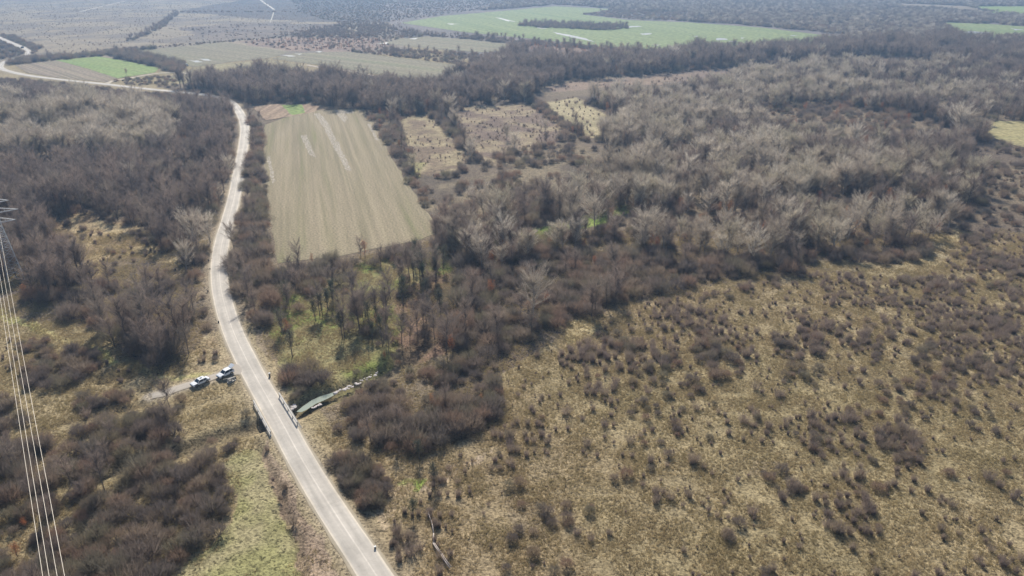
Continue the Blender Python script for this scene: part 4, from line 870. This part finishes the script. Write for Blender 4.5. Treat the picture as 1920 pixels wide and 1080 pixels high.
# small culvert mouth near the cars
cx, cy = G(432, 717); c = empty('culvert', (cx, cy, -.5), R(25)); tag(c, 'dark culvert mouth under the side track beside the parked cars', 'culvert')
m = MB(); m.tube([(0, 1.4, 0), (0, .1, 0)], [.75, .75], 14, cap=False); m.build('pipe', DARKCONC, c)
m = MB(); m.box((0, 1.45, 0), (2.6, .2, 1.6)); m.build('headwall', DARKCONC, c)
BLUE = plain('mouth_shade_blue', (.02, .035, .09), .5, noise=.3)
m = MB(); m.box((.1, -.1, -.1), (1.5, 1.0, .5), .3); m.build('lining', BLUE, c, bevel=.12)  # solid block painted dark blue in place of the shade inside the mouth

# ------------------------------------------------------------------ marker posts along the road
WHITE = plain('lit_cap_white', (.78, .77, .74), .6, noise=.06); BLACK = plain('dark_stone', (.05, .045, .045), .8, noise=.3)
def post(px, py, lab, h=.95, wd=.34, cap=True):
    r = empty('marker_post', (*G(px, py), -.05), R(20)); tag(r, lab, 'post', 'roadside marker posts')
    h *= .75; wd *= .75; m = MB(); m.box((0, 0, h/2), (wd, wd*.8, h)); m.build('shaft', BLACK if not cap else DARKCONC, r, bevel=.03)  # capped posts: shaded side painted as dark shaft, sunlit top as white cap
    if cap: m = MB(); m.box((0, 0, h+.06), (wd*1.1, wd*.9, .14)); m.build('cap', WHITE, r, bevel=.02)
post(506, 706, 'white-topped dark marker post right of the road opposite the side track', 1.1, .5)
post(703.5, 1029, 'dark marker post at the right edge of the road near the bottom', .6, .4)
post(391, 489, 'dark marker stump left of the road bend, uppermost of four', .7, .4, False)
post(390, 547, 'dark marker stump left of the road, third of four from the top', .7, .4, False)
post(410, 605, 'dark marker stump left of the road, lowest of four', .7, .4, False)
post(394, 505, 'second dark marker stump just below the uppermost one by the bend', .6, .35, False)

# ------------------------------------------------------------------ cars
PAINT, t, b = mat('white_car_paint'); b.inputs['Base Color'].default_value = (.80, .82, .84, 1); b.inputs['Roughness'].default_value = .28; b.inputs['Coat Weight'].default_value = .6
GLASS, t, b = mat('car_glass'); b.inputs['Base Color'].default_value = (.03, .05, .07, 1); b.inputs['Roughness'].default_value = .08
TYRE = plain('tyre_rubber', (.03, .03, .03), .8); RIM = plain('alloy_rim', (.45, .46, .48), .35, 1); TRIM = plain('black_trim', (.035, .035, .04), .5)
LAMPR, t, b = mat('tail_lamp'); b.inputs['Base Color'].default_value = (.35, .02, .02, 1); b.inputs['Roughness'].default_value = .2
LAMPW, t, b = mat('headlamp_glass'); b.inputs['Base Color'].default_value = (.6, .65, .7, 1); b.inputs['Roughness'].default_value = .1
def prof_mesh(name, prof, hw, material, parent, bev=.05, taper=None):
    """side profile (x, z) extruded across y; taper(z) narrows it"""
    bm = bmesh.new(); rows = []
    for s in (-1, 1):
        rows.append([bm.verts.new((x, s*hw*(taper(z) if taper else 1), z)) for x, z in prof])
    n = len(prof)
    bm.faces.new(rows[0]); bm.faces.new(rows[1][::-1])
    for i in range(n): bm.faces.new((rows[0][i], rows[1][i], rows[1][(i+1) % n], rows[0][(i+1) % n]))
    bmesh.ops.recalc_face_normals(bm, faces=bm.faces[:])
    if bev: bmesh.ops.bevel(bm, geom=bm.edges[:], offset=bev, segments=2, affect='EDGES')
    me = bpy.data.meshes.new(name); bm.to_mesh(me); bm.free(); me.materials.append(material)
    for p in me.polygons: p.use_smooth = False
    return link(name, me, parent)
def car(name, loc, rz, lab, L_=4.7, W_=1.84, Hh=1.55, suv=True, hatch=False):
    r = empty(name, (loc[0], loc[1], .05), rz); tag(r, lab, 'car', 'cars parked on the side track'); r.scale = (.83, .83, .83)
    h = L_/2; hw = W_/2; bt = .98 if suv else .9; wb = L_*.295; wr = .36
    # body with wheel arches cut into its profile; front is +x
    def arch(cx): return [(cx+math.cos(a)*(wr+.06), .36+math.sin(a)*(wr+.06)) for a in np.linspace(0, math.pi, 8)]
    prof = [(h, .42), (h-.03, .72), (h-.2, .84), (h-1.1, bt), (-h+.15, bt+.04), (-h, .85), (-h+.02, .42), (-h+.15, .3)]
    prof += [(x, z) for x, z in arch(-wb)[::-1]] + [(x, z) for x, z in arch(wb)[::-1]] + [(h-.12, .3)]
    body = prof_mesh('body', prof, hw, PAINT, r, .035)
    tp = lambda z: .97-(z-bt)*.28
    x0, x1, x2, x3 = h-1.25, h-2.0, -h+.62, -h+.12
    if not suv: x3 = -h+.55; x2 = -h+1.15
    cab = prof_mesh('windows', [(x0, bt-.03), (x1, Hh-.04), (x2, Hh-.04), (x3, bt-.03)], hw*.97, GLASS, r, .03, tp)
    prof_mesh('roof', [(x1+.08, Hh-.07), (x1-.05, Hh), (x2+.05, Hh), (x2-.1, Hh-.07)], hw*.97*tp(Hh)/.98, PAINT, r, .02)
    for s in (-1, 1):      # pillars
        m = MB()
        for (xa, xb) in ((x0, x1), ((x1+x2)/2-.1, (x1+x2)/2-.1), (x3, x2)):
            m.tube([(xa, s*hw*.97*tp(bt), bt-.03), (xb, s*hw*.97*tp(Hh-.04), Hh-.05)], [.055, .05], 4)
        m.build('pillar', PAINT, r)
        m = MB(); m.box((x0-.15, s*(hw+.1), bt+.08), (.14, .2, .14)); m.build('mirror', PAINT, r, bevel=.03)
        m = MB(); m.box((h-.16, s*(hw-.3), .74), (.2, .42, .14)); m.build('headlight', LAMPW, r, bevel=.03)
        m = MB(); m.box((-h+.06, s*(hw-.2), .86), (.12, .3, .18)); m.build('tail_light', LAMPR, r, bevel=.03)
        for cx in (wb, -wb):
            m = MB(); m.tube([(cx, s*(hw-.24), .36), (cx, s*(hw+.01), .36)], [wr, wr], 20); wh = m.build('wheel', TYRE, r)
            m = MB(); m.tube([(cx, s*(hw-.02), .36), (cx, s*(hw+.025), .36)], [.22, .20], 12); m.build('rim', RIM, wh)
    m = MB(); m.box((h-.01, 0, .5), (.06, W_*.7, .22)); m.build('grille', TRIM, r)
    m = MB(); m.box((-h+.02, 0, .42), (.1, W_*.8, .2)); m.build('rear_bumper', TRIM, r, bevel=.03)
    if hatch:
        # raised tailgate: hinged at the rear of the roof, standing up and back, with its dark inner side
        m = MB(); a = R(28); Lh = 1.15; cxh, czh = x2-.02-math.cos(a)*Lh/2, Hh+.02+math.sin(a)*Lh/2
        g = MB(); g.v = []; g.f = []
        def slab(th, off, wdt):
            q = MB(); q.box((0, 0, 0), (Lh, wdt, th)); M_ = Matrix.Translation((cxh, 0, czh+off)) @ Matrix.Rotation(a, 4, 'Y'); q.v = [tuple(M_ @ Vector(p)) for p in q.v]; return q
        slab(.06, .04, W_*.82).build('tailgate', PAINT, r, bevel=.02)
        slab(.03, -.02, W_*.72).build('tailgate_lining', TRIM, r)
        m = MB(); m.box((-h+.36, 0, .95), (.7, W_*.78, .5)); m.build('boot_opening', TRIM, r)
        m = MB()
        for s in (-1, 1): m.tube([(-h+.25, s*.65, 1.1), (cxh, s*.65, czh-.05)], [.02, .02], 4)
        m.build('gas_strut', TRIM, r)
    else:
        m = MB(); m.box((x1-.7, 0, Hh+.015), (.55, .5, .03)); m.build('sunroof', GLASS, r)
    return r
p0, p1 = G(362, 725), G(389, 713); cc = G(376, 719.5); rz = math.atan2(p0[1]-p1[1], p0[0]-p1[0])
car('parked_car', cc, rz, 'white car with all doors shut standing farther along the side track', suv=False, Hh=1.48)
cc2 = G(423, 704); car('parked_car', cc2, rz+R(3), 'white car with its tailgate raised standing near the junction', L_=4.3, Hh=1.62, suv=True, hatch=True)
# far vehicles
FARM = plain('dark_car_paint', (.06, .06, .07), .4)
fx, fy = G(42, 90); v = empty('distant_car', (fx, fy, .05), R(140)); tag(v, 'tiny dark car driving on the far bend of the road', 'car')
prof_mesh('body', [(2.1, .3), (2.1, .75), (1.1, .95), (-2.0, 1.0), (-2.1, .3)], .88, FARM, v, .05); prof_mesh('cabin', [(1.0, .93), (.4, 1.5), (-1.6, 1.5), (-2.0, .95)], .78, GLASS, v, .05)
m = MB()
for sx in (-1.3, 1.3): m.tube([(sx, -.9, .34), (sx, .9, .34)], [.34, .34], 12)
m.build('wheels', TYRE, v)
fx, fy = G(348, 124); v = empty('distant_van', (fx, fy, .05), R(60)); tag(v, 'tiny white van at the field corner below the far hedge', 'van')
prof_mesh('body', [(2.6, .35), (2.6, 1.0), (1.9, 1.2), (1.4, 2.1), (-2.6, 2.1), (-2.6, .35)], .98, PAINT, v, .06)
m = MB()
for sx in (-1.6, 1.7): m.tube([(sx, -1, .36), (sx, 1, .36)], [.36, .36], 12)
m.build('wheels', TYRE, v); m = MB(); m.box((1.72, 0, 1.62), (.1, 1.5, .5)); m.build('windscreen', GLASS, v)

# ------------------------------------------------------------------ power line
STEEL = plain('galvanised_steel', (.62, .62, .62), .5, 0, noise=.1); WIRE, t, b = mat('aluminium_cable'); b.inputs['Base Color'].default_value = (.55, .50, .43, 1); b.inputs['Roughness'].default_value = .6
b.inputs['Metallic'].default_value = .3
tb = Vector((*G(30, 522), -.2)); ld = G(-94, 60); az = math.atan2(ld[0]-G(-94, 60)[0]+(-1054/FPX), 1.0)
dirw = Vector((-1054/FPX*1.0, cp+0.0, 0)); vp = Vector(((-94-960)/FPX, cp+(540+75)/FPX*sp, 0)).normalized(); lat = Vector((vp.y, -vp.x, 0))
rzp = math.atan2(lat.y, lat.x)
py_ = empty('power_pylon', tb, rzp); tag(py_, 'grey lattice steel pylon with pointed cross arms at the left edge', 'pylon')
HT = 24.5
def hwid(z): return 2.0*(1-z/15.5)+.65*(z/15.5) if z < 15.5 else .65-.25*(z-15.5)/(HT-15.5)
zs = [0, 2.6, 5, 7.2, 9.2, 11, 12.6, 14.1, 15.5, 16.9, 18.3, 19.7, 21.1, 22.5, HT]
legs = MB(); 
for sx, sy in ((1, 1), (1, -1), (-1, -1), (-1, 1)):
    legs.tube([(sx*hwid(z), sy*hwid(z), z) for z in zs], .10, 4)
legs.build('legs', STEEL, py_)
br_ = MB()
for a, b2 in zip(zs[:-1], zs[1:]):
    cr = [(1, 1), (1, -1), (-1, -1), (-1, 1)]
    for k in range(4):
        (s1, t1), (s2, t2) = cr[k], cr[(k+1) % 4]; w1, w2 = hwid(a), hwid(b2)
        br_.tube([(s1*w1, t1*w1, a), (s2*w2, t2*w2, b2)], .05, 3); br_.tube([(s2*w1, t2*w1, a), (s1*w2, t1*w2, b2)], .05, 3)
        br_.tube([(s1*w2, t1*w2, b2), (s2*w2, t2*w2, b2)], .05, 3)
br_.build('bracing', STEEL, py_)
TIPS = []
for zc, ln in ((16.9, 4.0), (19.7, 5.4), (22.5, 3.8)):
    for s in (-1, 1):
        m = MB(); wdt = hwid(zc)
        for t_ in (-1, 1):
            m.tube([(s*wdt, t_*wdt, zc), (s*ln, 0, zc+.1)], .07, 4); m.tube([(s*wdt, t_*wdt, zc+1.3), (s*ln, 0, zc+.1)], .07, 4)
            for f in (.35, .65):
                m.tube([(s*(wdt+(ln-wdt)*f), t_*wdt*(1-f), zc+.1*f), (s*(wdt+(ln-wdt)*f), t_*wdt*(1-f), zc+1.3*(1-f)+.1*f)], .04, 3)
        m.build('cross_arm', STEEL, py_)
        m = MB(); m.tube([(s*ln, 0, zc+.1), (s*ln, 0, zc-1.3)], [.05, .09], 6); m.build('insulator', DARKCONC, py_)
# cables: straight spans seen through photo points, at conductor height, sagging a little toward the middle
def cable(pts, z0, lab):
    P = []
    A_ = G(*pts[0], z0); B_ = G(*pts[1], z0); A_ = Vector((*A_, z0)); B_ = Vector((*B_, z0)); d_ = (B_-A_)
    for k in range(41):
        f = -2.6+k*.12; p = A_+d_*f; P.append(p)
    m = MB(); m.tube(P, .028, 6); o = m.build('power_cable', WIRE); tag(o, lab, 'cable')
for (a, b2, z0, lab) in (((25, 720), (80, 1080), 17, 'leftmost of the four power cables crossing the lower left'), ((33, 720), (92, 1080), 17.6, 'second power cable from the left'),
                        ((43, 720), (107, 1080), 18.2, 'third power cable from the left'), ((53, 720), (121, 1080), 18.8, 'rightmost of the four power cables')):
    cable((a, b2), z0, lab)

# ------------------------------------------------------------------ fallen poles, stones
POLE = plain('weathered_pole', (.50, .43, .38), .7, noise=.15)
def pole(px0, px1, rad, lab, z0=.22, z1=.22):
    a, b2 = Vector((*G(*px0), z0)), Vector((*G(*px1), z1)); mid = (a+b2)/2+Vector((random.uniform(-.12, .12), random.uniform(-.1, .1), .05))
    m = MB(); m.tube([a, mid, b2], [rad, rad*.9, rad*.7], 8); o = m.build('fallen_pole', POLE); tag(o, lab, 'pole', 'pale poles lying in the meadow')
    for p in o.data.polygons: p.use_smooth = True
pole((803, 962), (809, 980), .085, 'short pale pole at the upper end of the line of fallen poles')
pole((809, 978), (813, 1003), .09, 'pale pole second from the top of the line', .25, .2)
pole((813, 1002), (814, 1021), .09, 'pale pole third from the top of the line')
pole((812, 1020), (828, 1043), .10, 'upper pale pole on the left of the lower pair')
pole((815, 1021), (829, 1041), .08, 'upper pale pole on the right of the lower pair', .3, .25)
pole((827, 1042), (844, 1068), .10, 'lowest pale pole on the left of the lower pair')
pole((829, 1041), (847, 1066), .08, 'lowest pale pole on the right of the lower pair', .3, .25)
pole((1047, 410), (1055, 423), .12, 'pale fallen trunk beside the green marshy gap')
STONE = plain('pale_stone', (.62, .56, .52), .8, noise=.15)
def stone(px, py, s, z, lab, grp):
    bm = bmesh.new(); bmesh.ops.create_icosphere(bm, subdivisions=2, radius=1)
    for v_ in bm.verts: v_.co *= 1+random.uniform(-.22, .22); v_.co.x *= s*random.uniform(.9, 1.5); v_.co.y *= s; v_.co.z *= s*.5
    me = bpy.data.meshes.new('stone'); bm.to_mesh(me); bm.free(); me.materials.append(STONE)
    o = link('stone', me, None, (*G(px, py, z), z), random.uniform(0, 3)); tag(o, lab, 'stone', grp)
for k in range(22):
    f = k/21; stone(626+f*30+random.uniform(-3, 3), 737-f*11+random.uniform(-2, 2), random.uniform(.1, .38), -.5, 'pale stone on the stream bank above the pool', 'pale stones on the stream bank')
for k in range(22):
    f = k/21; stone(655+f*55+random.uniform(-2, 2), 726-f*28+random.uniform(-2.5, 2.5), random.uniform(.08, .34), -.45, 'pale stone along the upper stream', 'pale stones along the upper stream')
for k in range(10):
    f = k/9; stone(586+f*15+random.uniform(-1, 1), 765-f*7+random.uniform(-1, 1), random.uniform(.15, .3), -.55, 'pale stone on the near edge of the pool', 'pale stones at the near edge of the pool')
for k in range(9): stone(549+random.uniform(-4, 4), 764+random.uniform(-5, 5), random.uniform(.25, .42), -.5, 'pale stone heaped beside the bridge railing', 'pale stones beside the bridge railing')

# ------------------------------------------------------------------ haze
m = MB(); m.box((0, 3600, 48), (13600, 7600, 106)); hz = m.build('haze', None); tag(hz, kind='stuff')
hm = bpy.data.materials.new('haze'); hm.use_nodes = True; t = hm.node_tree; t.nodes.remove(t.nodes['Principled BSDF']); pv = t.nodes.new('ShaderNodeVolumePrincipled')
pv.inputs['Color'].default_value = (.38, .63, 1.0, 1); pv.inputs['Density'].default_value = .00026; pv.inputs['Anisotropy'].default_value = .35
t.links.new(pv.outputs[0], t.nodes['Material Output'].inputs['Volume']); hz.data.materials.append(hm)
